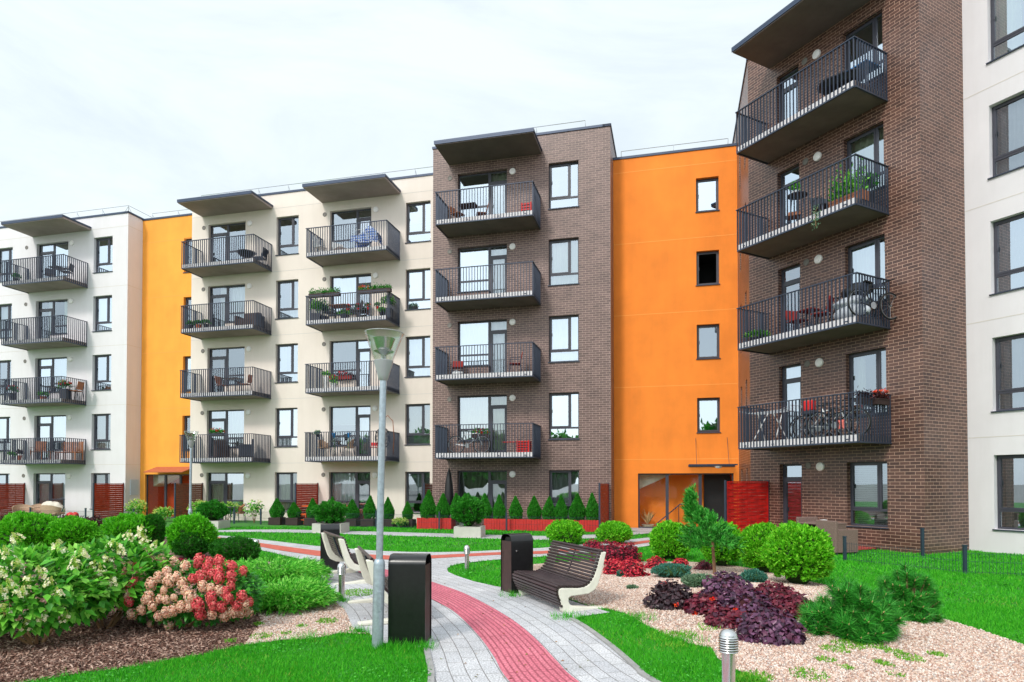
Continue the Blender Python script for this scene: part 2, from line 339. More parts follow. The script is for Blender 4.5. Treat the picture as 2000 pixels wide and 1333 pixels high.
def nrm(a): return a / (np.linalg.norm(a, axis=-1, keepdims=True) + 1e-9)
def rv(n, s=1.): return RNG.normal(0, s, (n, 3))
def leaves(P, Dr, L, Wd, nor=None, fold=.25, wide=.45):
    """pointed folded leaves: P base, Dr direction"""
    n = len(P); Dr = nrm(Dr); L = np.broadcast_to(np.asarray(L, float).reshape(-1, 1), (n, 1)); Wd = np.broadcast_to(np.asarray(Wd, float).reshape(-1, 1), (n, 1))
    nor = rv(n) if nor is None else nor + rv(n, .25)
    sd = nrm(np.cross(Dr, nor)); up = nrm(np.cross(sd, Dr))
    v0 = P; v1 = P + Dr * L * wide + sd * Wd * .5 + up * Wd * fold; v2 = P + Dr * L - up * L * .12; v3 = P + Dr * L * wide - sd * Wd * .5 + up * Wd * fold
    V_ = np.stack([v0, v1, v2, v3], 1).reshape(-1, 3); i = np.arange(n)[:, None] * 4
    F = np.concatenate([i + [[0, 1, 2]], i + [[0, 2, 3]]], 0)
    return V_, F
def tris(P, Dr, L, Wd, bend=.0):
    n = len(P); Dr = nrm(Dr); L = np.broadcast_to(np.asarray(L, float).reshape(-1, 1), (n, 1)); Wd = np.broadcast_to(np.asarray(Wd, float).reshape(-1, 1), (n, 1))
    sd = nrm(np.cross(Dr, rv(n)))
    V_ = np.stack([P - sd * Wd * .5, P + sd * Wd * .5, P + Dr * L], 1).reshape(-1, 3); i = np.arange(n)[:, None] * 3
    return V_, i + [[0, 1, 2]]
def blobmesh(c, rad, n=14, lump=.08, seed=0, fn=None):
    rg = np.random.default_rng(seed); th = np.linspace(0, np.pi, n + 1); ph = np.linspace(0, 2 * np.pi, 2 * n, endpoint=False)
    T_, P_ = np.meshgrid(th, ph, indexing='ij')
    d = np.stack([np.sin(T_) * np.cos(P_), np.sin(T_) * np.sin(P_), np.cos(T_)], -1).reshape(-1, 3)
    k = 1 + lump * (np.sin(d @ rg.normal(0, 4, 3) + 1) + np.sin(d @ rg.normal(0, 6, 3)))
    v = np.array(c) + d * np.array(rad) * k[:, None]
    f = []
    m = 2 * n
    for i in range(n):
        for j in range(m): f.append((i * m + j, (i + 1) * m + j, (i + 1) * m + (j + 1) % m, i * m + (j + 1) % m))
    return v, np.array(f)
def sphere_dirs(n, zmin=-.6):
    z = RNG.uniform(zmin, 1, n); a = RNG.uniform(0, 2 * np.pi, n); r = np.sqrt(1 - z * z)
    return np.stack([r * np.cos(a), r * np.sin(a), z], 1)
def frond_set(P, Dr, nl, L, Wd, spread=.9):
    """feathery sprays: main axis Dr with nl leaflets in a plane"""
    n = len(P); Dr = nrm(Dr); sd = nrm(np.cross(Dr, rv(n))); out = []
    P2 = []; D2 = []
    for k in range(nl):
        t = (k // 2) / (nl / 2.); sgn = 1 if k % 2 else -1
        P2.append(P + Dr * (L * t * .75)); D2.append(Dr * (.8 + .4 * t) + sd * sgn * spread * (1 - .55 * t))
    P2 = np.concatenate(P2); D2 = np.concatenate(D2)
    return leaves(P2, D2, L * RNG.uniform(.4, .7, len(P2)), Wd * RNG.uniform(.8, 1.2, len(P2)), fold=.1)

# ------------------------------------------------------------------ facades
def facade(mb, P0, P1, z0, z1, ops, dep=.26, mi=0, rmi=None):
    """wall from P0 to P1 (outside seen with P0 on the left) with rectangular openings (s0,s1,za,zb)"""
    rmi = mi if rmi is None else rmi
    P0 = Vector(P0); P1 = Vector(P1); L = (P1 - P0).length; e = (P1 - P0) / L; n = Vector((-e.y, e.x))
    def pt(s, z, d=0): q = P0 + e * s + n * d; return (q.x, q.y, z)
    S = sorted({0, L} | {o[0] for o in ops} | {o[1] for o in ops}); Z = sorted({z0, z1} | {o[2] for o in ops} | {o[3] for o in ops})
    S = [s for s in S if 0 <= s <= L]; Z = [z for z in Z if z0 <= z <= z1]
    for i in range(len(S) - 1):
        for j in range(len(Z) - 1):
            cs, cz = (S[i] + S[i + 1]) / 2, (Z[j] + Z[j + 1]) / 2
            if any(o[0] < cs < o[1] and o[2] < cz < o[3] for o in ops): continue
            mb.quad(pt(S[i], Z[j]), pt(S[i + 1], Z[j]), pt(S[i + 1], Z[j + 1]), pt(S[i], Z[j + 1]), mi)
    for (a, b, za, zb) in ops:
        zl = max(za, z0)
        mb.quad(pt(a, zl), pt(a, zb), pt(a, zb, dep), pt(a, zl, dep), rmi); mb.quad(pt(b, zl, dep), pt(b, zb, dep), pt(b, zb), pt(b, zl), rmi)
        mb.quad(pt(a, zb), pt(b, zb), pt(b, zb, dep), pt(a, zb, dep), rmi); mb.quad(pt(a, zl, dep), pt(b, zl, dep), pt(b, zl), pt(a, zl), rmi)
FC = {}
def frame_meshes(kind, w_, h):
    key = (kind, round(w_, 3), round(h, 3))
    if key in FC: return FC[key]
    f = MB(); g = MB(); o = .055; y0, y1 = .15, .22
    f.box(0, w_, y0, y1, 0, o); f.box(0, w_, y0, y1, h - o, h); f.box(0, o, y0, y1, o, h - o); f.box(w_ - o, w_, y0, y1, o, h - o)
    panes = []
    def sash(xa, xb, za, zb, t=.05, p=.012):   # opening light with its own thicker frame
        f.box(xa, xb, y0 - p, y0 + .04, za, za + t); f.box(xa, xb, y0 - p, y0 + .04, zb - t, zb); f.box(xa, xa + t, y0 - p, y0 + .04, za + t, zb - t); f.box(xb - t, xb, y0 - p, y0 + .04, za + t, zb - t)
        f.box(xa + t - .006, xa + t + .014, y0 - p - .03, y0 - p, (za + zb) / 2 - .06, (za + zb) / 2 + .06)
        panes.append((xa + t, xb - t, za + t, zb - t))
    if kind in ('win', 'rwin', 'big'):
        zt = .41 if kind != 'big' else .44; xm = w_ * (.66 if kind == 'win' else .72 if kind == 'rwin' else .56)
        f.box(o, w_ - o, y0, y1, zt, zt + .07); f.box(xm, xm + .07, y0, y1, zt + .07, h - o)
        sash(o - .01, xm + .01, zt + .06, h - o + .01); panes += [(xm + .07, w_ - o, zt + .07, h - o), (o, w_ - o, o, zt)]
    elif kind == 'wide':
        zt = .42; f.box(o, w_ - o, y0, y1, zt, zt + .07); panes += [(o, w_ - o, zt + .07, h - o), (o, w_ - o, o, zt)]
    elif kind == 'door':
        zt = h - .46; f.box(o, w_ - o, y0, y1, zt, zt + .07); sash(o - .01, w_ - o + .01, o - .01, zt + .01, .085); panes.append((o, w_ - o, zt + .07, h - o))
    elif kind == 'slot':
        panes.append((o, w_ - o, o, h - o))
    else: sash(o - .01, w_ - o + .01, o - .01, h - o + .01)
    for (a, b, c, d) in panes: g.quad((a, y0 + .025, c), (b, y0 + .025, c), (b, y0 + .025, d), (a, y0 + .025, d))
    s = MB(); s.box(-.03, w_ + .03, -.045, .15, -.032, -.004)
    r = MB(); D_ = 1.5; a = .0
    for q in [((0, .265, 0), (0, D_, 0), (0, D_, h), (0, .265, h)), ((w_, .265, 0), (w_, .265, h), (w_, D_, h), (w_, D_, 0)), ((0, D_, 0), (w_, D_, 0), (w_, D_, h), (0, D_, h)),
              ((0, .265, h), (0, D_, h), (w_, D_, h), (w_, .265, h)), ((0, .265, 0), (w_, .265, 0), (w_, D_, 0), (0, D_, 0))]: r.quad(*q)
    FC[key] = (f.mesh('window_frame', M_FRAME), g.mesh('glass', M_GLASS), s.mesh('sill', M_METAL), r.mesh('room', M_ROOM))
    return FC[key]
CC = {}
def curtain_mesh(kind, w_, h):
    key = (kind, round(w_, 2), round(h, 2))
    if key in CC: return CC[key]
    typ, col = kind[0], kind[1:]
    m = MB(); y = .36
    if typ in 'fhp':     # f full, h right half, p both sides
        segs = {'f': [(0, 1)], 'h': [(.45, 1)], 'p': [(0, .3), (.72, 1)]}[typ]
        rg = random.Random(w_ * 7 + h)
        for a, b in segs:
            n = int((b - a) * w_ / .022) + 2; vs = []
            for i in range(n + 1):
                x = (a + (b - a) * i / n) * w_ + 0.0; yy = y + .034 * math.sin(i * .72 + .9 * math.sin(i * .11)) + .012 * math.sin(i * .31); vs += [(x, yy, .0), (x, yy, h)]
            m.add(vs, [(2 * i, 2 * i + 2, 2 * i + 3, 2 * i + 1) for i in range(n)])
        me = m.mesh('curtain', M_CUR[col], smooth=False)
    else:
        zlo = 0 if typ == 'b' else h * .55
        z = h - .02
        while z > zlo: m.add([(.01, .30, z), (w_ - .01, .30, z), (w_ - .01, .33, z - .045), (.01, .33, z - .045)], [(0, 1, 2, 3)]); z -= .052
        me = m.mesh('blind', M_BLIND)
    CC[key] = me; return me
def window(root, P0, e, s, z, w_, h, kind, cur=None, sill=True):
    q = P0 + e * s; rz = math.atan2(e.y, e.x); f, g, sl, rm = frame_meshes(kind, w_, h)
    o = inst('window' if 'door' != kind else 'balcony_door', f, root, (q.x, q.y, z), rz)
    inst('glass', g, o)
    if sill: inst('sill', sl, o)
    inst('room', rm, o)
    if cur: inst('blind' if cur[0] in 'br' else 'curtain', curtain_mesh(cur, w_, h), o)
    return o
def balcony_meshes(wd, dp=1.33):
    s = MB(); s.box(0, wd, -dp, -.004, .02, .20)
    f = MB(); t = .045
    # metal rim under and around the slab edge
    e = MB(); e.box(-.02, wd + .02, -dp - .055, -dp - .004, -.01, .03); e.box(-.055, -.004, -dp - .004, -.004, -.01, .03); e.box(wd + .004, wd + .055, -dp - .004, -.004, -.01, .03)
    r = MB(); H = 1.265; bw, bd = .017, .04
    n = int(wd / .108)
    for i in range(n + 1):
        x = -.015 + (wd + .03) * i / n; r.box(x - bw / 2, x + bw / 2, -dp - .012 - bd, -dp - .012, .03, H - .012)
    m = int(dp / .108)
    for i in range(1, m + 1):
        y = -dp - .03 + dp * i / m
        for x in (-.05, wd + .01): r.box(x, x + bd, y - bw / 2, y + bw / 2, .03, H - .012)
    tp = MB(); tp.box(-.055, wd + .055, -dp - .06, -dp - .008, H - .012, H + .012); tp.box(-.055, -.003, -dp - .008, -.002, H - .012, H + .012); tp.box(wd + .003, wd + .055, -dp - .008, -.002, H - .012, H + .012)
    for x in (.25, wd * .33, wd * .66, wd - .25): r.box(x - .04, x + .04, -dp - .068, -dp - .056, .07, .10)
    return (s.mesh('balcony_slab', [M_CONC]), e.mesh('rim', M_METAL), r.mesh('baluster_row', M_METAL), tp.mesh('handrail', M_METAL))
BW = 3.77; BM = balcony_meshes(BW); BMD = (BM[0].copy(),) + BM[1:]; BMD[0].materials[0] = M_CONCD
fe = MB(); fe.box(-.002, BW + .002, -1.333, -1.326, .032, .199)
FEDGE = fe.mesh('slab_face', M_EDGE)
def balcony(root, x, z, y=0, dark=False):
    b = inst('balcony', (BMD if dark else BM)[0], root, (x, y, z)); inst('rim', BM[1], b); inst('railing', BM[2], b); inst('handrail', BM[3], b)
    o = inst('slab_face', FEDGE, b); return b
LM = MB(); LM.lathe([(0.13, 0), (.13, .03), (.118, .05), (0.06, .07), (0.0, .072)], 24)
LMM = LM.mesh('wall_lamp', M_LAMP, smooth=True); LMM.transform(Matrix.Rotation(R(90), 4, 'X'))
VM = MB(); VM.lathe([(.10, 0), (.10, .012), (.08, .02), (.075, .008), (0, .008)], 20)
VMM = VM.mesh('vent_cap', M_VENT, smooth=True); VMM.transform(Matrix.Rotation(R(90), 4, 'X'))
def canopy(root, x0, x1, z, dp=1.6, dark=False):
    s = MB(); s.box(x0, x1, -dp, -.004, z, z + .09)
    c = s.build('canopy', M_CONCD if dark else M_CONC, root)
    f = MB(); f.box(x0 - .03, x1 + .03, -dp - .03, -.004, z + .092, z + .17); f.box(x0 - .028, x1 + .028, -dp - .028, -dp + .001, z + .03, z + .091)
    f.build('fascia', M_FASCIA, c)
def parapet(root, pts, z, mt=M_FASCIA):
    """metal coping along a polyline"""
    m = MB()
    for a, b in zip(pts[:-1], pts[1:]):
        a = Vector(a); b = Vector(b); e = (b - a).normalized(); n = Vector((-e.y, e.x)); o = .035
        q = [a - n * o - e * o, b - n * o + e * o, b + n * .3 + e * o, a + n * .3 - e * o]
        vs = [(p.x, p.y, z) for p in q] + [(p.x, p.y, z + .09) for p in q]
        m.add(vs, [(0, 3, 2, 1), (4, 5, 6, 7), (0, 1, 5, 4), (1, 2, 6, 5), (2, 3, 7, 6), (3, 0, 4, 7)])
        z += .0015
    return m.build('coping', mt, root)
def roofrail(root, pts, z, h=.42, step=1.5, inward=.5):
    m = MB()
    P = [Vector((p[0], p[1], z + h)) for p in pts]; m.tube(P, .014, 5)
    for a, b in zip(P[:-1], P[1:]):
        L = (b - a).length; k = max(1, int(L / step)); e = (b - a).normalized(); n = Vector((-e.y, e.x, 0))
        for i in range(k + 1):
            q = a + (b - a) * i / k; m.tube([q, (q.x + n.x * .0, q.y + n.y * .0, z)], .014, 5); m.tube([q - Vector((0, 0, .05)), (q.x + n.x * .3, q.y + n.y * .3, z + .0)], .01, 4)
    m.build('roof_railing', M_STEEL, root)
E2 = Vector((1, 0))
def shell(root, mb_wall, Wd, Dp, z1, left=True, right=True):
    pass
def block(name, label, b, u0, u1, d, z1, walls, cat='building'):
    p = W3(b, u0, d, 0); return T(name, label, cat, p, -TH[b])
def joints(root, x0, x1, zs, mt, y=0):
    m = MB()
    for z in zs: m.box(x0, x1, y - .004, y + .01, z - .011, z + .011)
    return m.build('facade_joint', mt, root)
ZB = -.45   # walls run below ground level
FH = 2.26
def row_block(name, label, u0, u1, d, z1, M_wall, cols, wins, depth=9, dR=None, dL=None, extra=None, jt=None):
    """cols: (left u of opening, door first?, balcony u, lamp u, vent u, curtains per floor); wins: (u, curtains, kind)"""
    root = T(name, label, 'building', W3('W', u0, d, 0), -TH['W']); L = u1 - u0
    ops = []; todo = []
    for (ul, dl, ub, la, ve, cur) in cols:
        x = ul - u0
        for k in range(5):
            zb = 3 * k - .06
            dw, ww = (.98, 1.08) if dl else (.76, 1.30)
            dx, wx = (x, x + dw) if dl else (x + ww, x)
            ops.append((x, x + 2.06, zb, 3 * k + FH))
            todo.append(('door', dx, zb, dw, FH + .06, cur[k][0], False)); todo.append(('wide', wx, 3 * k + .46, ww, FH - .46, cur[k][1], True))
            todo.append(('fill', wx, zb, ww, 3 * k + .46 - .005))
            if k: balcony(root, ub - u0, 3 * k - .29, 0, M_wall is M_BRICK)
            inst('wall_lamp', LMM, root, (la - u0, 0, 3 * k + 2.11)); inst('vent_cap', VMM, root, (ve - u0, 0, 3 * k + 2.14))
    for (u, cur, wd) in wins:
        for k in range(5):
            ops.append((u - u0, u - u0 + wd, 3 * k + .46, 3 * k + FH)); todo.append(('win', u - u0, 3 * k + .46, wd, FH - .46, cur[k], True))
    m = MB(); facade(m, (0, 0), (L, 0), ZB, z1, ops)
    for t in todo:
        if t[0] == 'fill':
            _, x, za, ww, zb = t; m.quad((x, .0, za), (x + ww, .0, za), (x + ww, .0, zb), (x, .0, zb)); m.quad((x, .0, zb), (x + ww, .0, zb), (x + ww, .16, zb), (x, .16, zb))
            m.quad((x + ww, 0, za), (x + ww, .26, za), (x + ww, .26, zb), (x + ww, 0, zb)); m.quad((x, .26, za), (x, 0, za), (x, 0, zb), (x, .26, zb))
        else:
            k, x, z, ww, h, cu, si = t; window(root, Vector((0, 0)), E2, x, z, ww, h, k, cu, si)
    m.quad((L, 0, ZB), (L, depth, ZB), (L, depth, z1), (L, 0, z1)); m.quad((0, depth, ZB), (0, 0, ZB), (0, 0, z1), (0, depth, z1)); m.quad((L, depth, ZB), (0, depth, ZB), (0, depth, z1), (L, depth, z1))
    m.build('wall', M_wall, root)
    r = MB(); r.quad((0, 0, z1 - .01), (L, 0, z1 - .01), (L, depth, z1 - .01), (0, depth, z1 - .01)); r.build('roof', M_ROOF, root)
    parapet(root, [(0, 0), (L, 0), (L, depth)], z1)
    if jt: joints(root, .01, L - .01, [2.69 + 3 * k for k in range(5)], jt)
    return root, L
WS = 26.78
# white block far left
c_l = [('pa', 'fa'), ('ha', 'fa'), ('fc', 'fa'), (None, 'hb'), (None, None)]
bl, L = row_block('white_apartment_block', 'cream white five storey block at the far left edge, ending in a pinkish side wall', -40, -26.55, WS, 15.32, M_WHITE,
    [(-32.34, True, -32.82, -30.03, -33.0, [('fb', 'bx'), ('fa', 'fa'), ('hd', 'fa'), ('ha', 'ha'), (None, None)])],
    [(-28.66, ['bx', 'bx', 'hc', 'fb', 'pd'], 1.17), (-35.1, ['fa', 'fa', 'hd', 'fb', 'pa'], 1.17)], depth=12, jt=M_CLINE)
canopy(bl, -32.62 + 40, -28.85 + 40, 14.66)
roofrail(bl, [(.3, .25), (L - .25, .25), (L - .25, 9)], 15.41)
s = MB(); s.box(L + .002, L + .04, .0, .01, 0, 0)
u_s = -26.55; d0 = D('W', u_s, 254.5); d1 = D('W', u_s, 270)
s = MB(); s.box(L + .003, L + .03, d0 - WS, d1 - WS, V('W', d0, 254.5, 967) , V('W', d0, 254.5, 937)); s.build('wall_panel', M_SIGN, bl)
j = MB()
for k in range(5): j.box(L - .001, L + .004, .01, 3, 2.69 + 3 * k - .011, 2.69 + 3 * k + .011)
j.build('facade_joint', M_CLINE, bl)
# middle white block
bm, L = row_block('cream_apartment_block', 'cream five storey block between the two orange stair blocks, with two columns of balconies', -22.78, -9.52, WS, 15.36, M_CREAM,
    [(-21.84, True, -22.15, -19.54, -22.1, [('fa', 'fa'), ('fa', 'fa'), ('hd', None), ('hb', 'fb'), ('hd', None)]),
     (-15.31, False, -15.66, -13.02, -15.59, [('fb', 'fb'), ('fb', 'rx'), (None, None), ('hc', 'fb'), (None, None)])],
    [(-18.11, ['fa', 'fa', 'pc', 'hb', None], 1.17), (-11.57, ['rx', 'bx', 'fb', 'fb', 'rx'], 1.17)], depth=12, jt=M_CLINE)
canopy(bm, -22.2 + 22.78, -18.32 + 22.78, 14.68); canopy(bm, -15.72 + 22.78, -11.84 + 22.78, 14.68)
roofrail(bm, [(.3, .25), (L - .1, .25)], 15.45)
# brick centre block
bc, L = row_block('brown_brick_block', 'brown brick five storey block in the middle with one balcony column under a black canopy', -9.52, -2.32, 24.80, 15.42, M_BRICK,
    [(-8.46, False, -8.86, -6.17, -8.79, [('fa', 'fa'), ('fa', 'fa'), ('fb', 'fb'), ('fb', 'fb'), ('fa', None)])],
    [(-4.72, ['fb', 'fa', 'fb', 'fa', None], 1.18)], depth=12)
canopy(bc, -8.84 + 9.52, -5.0 + 9.52, 14.68, 1.6, dark=True)
roofrail(bc, [(.35, .3), (L - 1.0, .3)], 15.51)
# orange stair block, left
def stair_block(name, label, u0, u1, d, z1, mt, wx, wz, ent, M_in, door_right=True):
    root = T(name, label, 'building', W3('W', u0, d, 0), -TH['W']); L = u1 - u0
    ops = []
    for (z0, z1_) in wz: ops.append((wx - u0, wx - u0 + .84, z0, z1_))
    ea, eb, ez = ent[0] - u0, ent[1] - u0, ent[2]
    ops.append((ea, eb, -.06, ez))
    m = MB(); facade(m, (0, 0), (L, 0), ZB, z1, ops, dep=.24)
    DP = 9
    m.build('wall', mt, root)
    r = MB(); r.quad((0, 0, z1 - .01), (L, 0, z1 - .01), (L, DP, z1 - .01), (0, DP, z1 - .01)); r.build('roof', M_ROOF, root)
    parapet(root, [(0, 0), (L, 0)], z1); roofrail(root, [(.3, .3), (L - .3, .3)], z1 + .09, .38)
    for i, (z0, z1_) in enumerate(wz):
        wo = window(root, Vector((0, 0)), E2, wx - u0, z0, .84, z1_ - z0, 'single')
        if i == 1 and door_right:      # this one stands open: no pane in front of the dark stairwell
            for ch_ in list(wo.children):
                if ch_.name.startswith('glass'): ch_.rotation_euler.z = R(82); ch_.location = (.80, .12, 0)
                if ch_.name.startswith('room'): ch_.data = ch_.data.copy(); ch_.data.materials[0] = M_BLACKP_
    joints(root, .01, L - .01, [2.69 + 2.855 * k for k in range(5)], M_OLINE)
    # entrance hall behind the glazing
    h = MB(); y1 = 3.2; yb = .242
    h.quad((ea, y1, 0), (eb, y1, 0), (eb, y1, ez), (ea, y1, ez)); h.quad((ea, yb, 0), (ea, y1, 0), (ea, y1, ez), (ea, yb, ez)); h.quad((eb, y1, 0), (eb, yb, 0), (eb, yb, ez), (eb, y1, ez)); h.quad((ea, yb, ez), (ea, y1, ez), (eb, y1, ez), (eb, yb, ez))
    h.box(ea, eb - 1.05, 1.25, 1.4, 0, ez, 0)
    hall = h.build('entrance_hall', M_in, root)
    fl = MB(); fl.quad((ea, .02, .0), (eb, .02, .0), (eb, y1, .0), (ea, y1, .0)); fl.build('floor', M_STAIR, hall)
    st = MB(); x0 = ea + .05
    st.prism([(0, 0), (0, 0), (0, 0)], 0, 0) if False else None
    st.add([(x0 - .05, .55, ez - .02), (x0 + 1.25, .55, ez - .02), (x0 - .05, .55, ez - .62), (x0 - .05, 1.24, ez - .02), (x0 + 1.25, 1.24, ez - .02), (x0 - .05, 1.24, ez - .62)], [(0, 2, 1), (2, 5, 4, 1), (0, 3, 5, 2)])
    st.build('stair_soffit', M_STAIR, hall)
    if door_right:
        dk = MB(); dk.box(eb - 1.04, eb - .06, .9, .95, 0, ez - .02); dk.build('inner_door', M_DOORD, hall)
        hr = MB(); hr.tube([(x0 + .6, .7, .1), (x0 + 1.55, .7, .92), (x0 + 1.9, .7, .95)], .022, 8); hr.tube([(x0 + .62, .7, .02), (x0 + .62, .7, .14)], .015, 6); hr.tube([(x0 + 1.5, .7, .02), (x0 + 1.5, .7, .88)], .015, 6); hr.build('handrail', M_METAL, hall)
    g = MB(); f = MB(); t = .05
    f.box(ea, eb, .10, .17, ez - t, ez); f.box(ea, ea + t, .10, .17, 0, ez - t); f.box(eb - t, eb, .10, .17, 0, ez - t); f.box(ea + t, ea + (eb - ea) * .64, .10, .17, 0, .05)
    for k in ent[3]: f.box(k - u0 - .06, k - u0 + .06, .10, .17, .05, ez - t)
    fo = f.build('entrance_frame', M_FRAME, root)
    g.quad((ea + t, .14, .05), (ent[3][-1] - u0 - .06, .14, .05), (ent[3][-1] - u0 - .06, .14, ez - t), (ea + t, .14, ez - t)); g.build('glass', M_CLEAR, fo)
    return root, L
so_, L = stair_block('orange_stair_block', 'broad orange rendered stair block with four small windows, right of the brown brick block', -2.32, 2.372, 25.97, 14.66, M_ORANGE, .86,
    [(12.25, 13.57), (9.40, 10.72), (6.55, 7.87), (3.71, 5.04)], (-1.39, 2.18, 2.14, [-.28, .96]), M_ORANGE)
c = MB(); c.box(.55 + 2.32, 2.2 + 2.32, -1.1, -.004, 2.42, 2.45); cp = c.build('door_canopy', M_CLEAR, so_)
c = MB(); c.box(.52 + 2.32, 2.23 + 2.32, -1.13, -1.1, 2.41, 2.46); c.box(.52 + 2.32, 2.23 + 2.32, -.03, -.001, 2.39, 2.47)
c.tube([(.8 + 2.32, -.9, 2.45), (.8 + 2.32, -.01, 3.5)], .008, 5); c.tube([(1.95 + 2.32, -.9, 2.45), (1.95 + 2.32, -.01, 3.5)], .008, 5); c.build('canopy_bracket', M_METAL, cp)
c = MB(); c.lathe([(0, -.09), (.1, -.07), (.14, 0), (0, 0)], 16); c.build('door_lamp', M_LAMP, so_, True, loc=(1.6 + 2.32, -.5, 2.40))
sl_, L = stair_block('left_orange_stair_block', 'narrow orange stair block between the far left white block and the cream block', -26.55, -22.785, 27.7, 15.28, M_ORANGE_LIT, -24.03,
    [(12.4, 14.15), (9.4, 11.15), (6.4, 8.15), (3.4, 5.15)], (-26.25, -22.9, 2.2, [-25.1, -24.2]), M_TERR, door_right=False)
c = MB(); c.add([(1.0, -.85, 2.28), (3.3, -.85, 2.28), (3.3, -.004, 2.55), (1.0, -.004, 2.55), (1.0, -.85, 2.31), (3.3, -.85, 2.31), (3.3, -.004, 2.58), (1.0, -.004, 2.58)], [(0, 3, 2, 1), (4, 5, 6, 7), (0, 1, 5, 4), (1, 2, 6, 5), (2, 3, 7, 6), (3, 0, 4, 7)]); c.build('door_canopy', M_TERRA, sl_)

# ---- right brick tower
uR0, uR1, dR, zR = -14.78, -9.36, 16.69, 15.53
rt = T('dark_brick_tower', 'dark brown brick tower at the right with steep view of its balcony column', 'building', W3('R', uR0, dR, 0), -TH['R'])
LR = uR1 - uR0; OZ = .08
def toR(p): a, n = fr('R'); q = Vector(p[:2]); return Vector((q.dot(a) - uR0, q.dot(n) - dR))
ops = []; wl = []
curd = [None, 'fb', None, None, None]; curw = ['bx', 'pa', 'fb', 'fa', None]
for k in range(5):
    z = 3 * k + OZ
    ops.append((-13.66 - uR0, -12.88 - uR0, z - .1, z + FH)); wl.append(('door', -13.66 - uR0, z - .1, .78, FH + .1, curd[k], False))
    ops.append((-11.44 - uR0, -10.3 - uR0, z + .52, z + FH)); wl.append(('rwin', -11.44 - uR0, z + .52, 1.14, FH - .52, curw[k], True))
m = MB(); facade(m, (0, 0), (LR, 0), ZB, zR, ops)
# side return facing the white wall
facade(m, (LR, 0), (LR, 1.98), ZB, zR, [])
# left return running back to the orange block
corner = W2('R', uR0, dR); aW, nW = fr('W'); back = corner + nW * (25.97 - corner.dot(nW) + 6)
pb = toR(back); sops = []; Lb = pb.length
for k in range(5):
    for dd in (23.2, 24.9):
        s0 = Lb - (dd - corner.dot(nW)) - .22; sops.append((s0, s0 + .44, 3 * k + .5, 3 * k + FH))
facade(m, pb, (0, 0), ZB, zR, sops)
m.quad((LR, 1.98, ZB), (LR, 9, ZB), (LR, 9, zR), (LR, 1.98, zR))
m.build('wall', M_BRICK2, rt)
for i, (k, x, z, ww, h, cu, si) in enumerate(wl):
    wo = window(rt, Vector((0, 0)), E2, x, z, ww, h, k, cu, si)
    if i == 4:      # red orange room behind the third floor door
        for ch_ in wo.children:
            if ch_.name.startswith('room'): ch_.data = ch_.data.copy(); ch_.data.materials[0] = M_TERR_
eb_ = (Vector((0, 0)) - pb).normalized()
for (s0, s1, z0, z1_) in sops: window(rt, pb, eb_, s0, z0, .44, z1_ - z0, 'slot', None, False)
r = MB(); r.add([(0, 0, zR - .01), (LR, 0, zR - .01), (LR, 9, zR - .01), (pb.x, pb.y, zR - .01)], [(0, 1, 2, 3)]); r.build('roof', M_ROOF, rt)
parapet(rt, [tuple(pb), (0, 0), (LR, 0), (LR, 4)], zR)
for k in range(1, 5): balcony(rt, -13.99 - uR0, 3 * k - .29 + OZ, 0, True)
for k in range(5):
    inst('wall_lamp', LMM, rt, (-12.25 - uR0, 0, 3 * k + 2.24)); inst('vent_cap', VMM, rt, (-12.66 - uR0, 0, 3 * k + 2.28))
canopy(rt, -13.92 - uR0, -10.0 - uR0, 14.76, 1.6, dark=True)
# ---- right white block
dRW = 18.67; wx0 = -8.76
rw = T('white_corner_block', 'white rendered block at the right edge beyond the dark brick tower', 'building', W3('R', uR1, dRW, 0), -TH['R'])
ops = []; cw = ['pc', 'pc', 'pc', 'fc', 'pa']; LW = 9.3
for k in range(5):
    for x in (.6, 4.2): ops.append((x, x + 1.95, 3 * k + .60, 3 * k + 2.48))
m = MB(); facade(m, (0.004, 0), (LW, 0), ZB, 15.7, ops); m.quad((LW, 0, ZB), (LW, 9, ZB), (LW, 9, 15.7), (LW, 0, 15.7)); m.build('wall', M_WHITE, rw)
for i, o_ in enumerate(ops): window(rw, Vector((0, 0)), E2, o_[0], o_[2], 1.95, 1.88, 'big', cw[i // 2])
r = MB(); r.quad((0.004, 0, 15.69), (LW, 0, 15.69), (LW, 9, 15.69), (0.004, 9, 15.69)); r.build('roof', M_ROOF, rw); parapet(rw, [(0.03, 0), (LW, 0)], 15.7)
joints(rw, .02, LW - .02, [2.95 + 3 * k for k in range(4)], M_CLINE)
#GROUND

# ================================================================== ground
def inpoly(P, poly):
    x, y = P[:, 0], P[:, 1]; r = np.zeros(len(P), bool); n = len(poly); j = n - 1
    for i in range(n):
        xi, yi = poly[i][0], poly[i][1]; xj, yj = poly[j][0], poly[j][1]
        c = ((yi > y) != (yj > y)) & (x < (xj - xi) * (y - yi) / (yj - yi + 1e-12) + xi); r ^= c; j = i
    return r
def gp(pts): return [tuple(G(*p)[:2]) for p in pts]
def densify(poly, st=.25):
    out = []
    for a, b in zip(poly, poly[1:] + poly[:1]):
        L = math.dist(a, b); k = max(1, int(L / st))
        for i in range(k): out.append((a[0] + (b[0] - a[0]) * i / k, a[1] + (b[1] - a[1]) * i / k))
    return out
def smoothline(pts, n=6):
    """Catmull-Rom"""
    P = [Vector(p) for p in pts]; P = [P[0] * 2 - P[1]] + P + [P[-1] * 2 - P[-2]]; out = []
    for i in range(1, len(P) - 2):
        for k in range(n):
            t = k / n; a, b, c, d = P[i - 1:i + 3]
            out.append(tuple(.5 * ((2 * b) + (c - a) * t + (2 * a - 5 * b + 4 * c - d) * t * t + (3 * b - a - 3 * c + d) * t ** 3)))
    out.append(tuple(P[-2])); return out
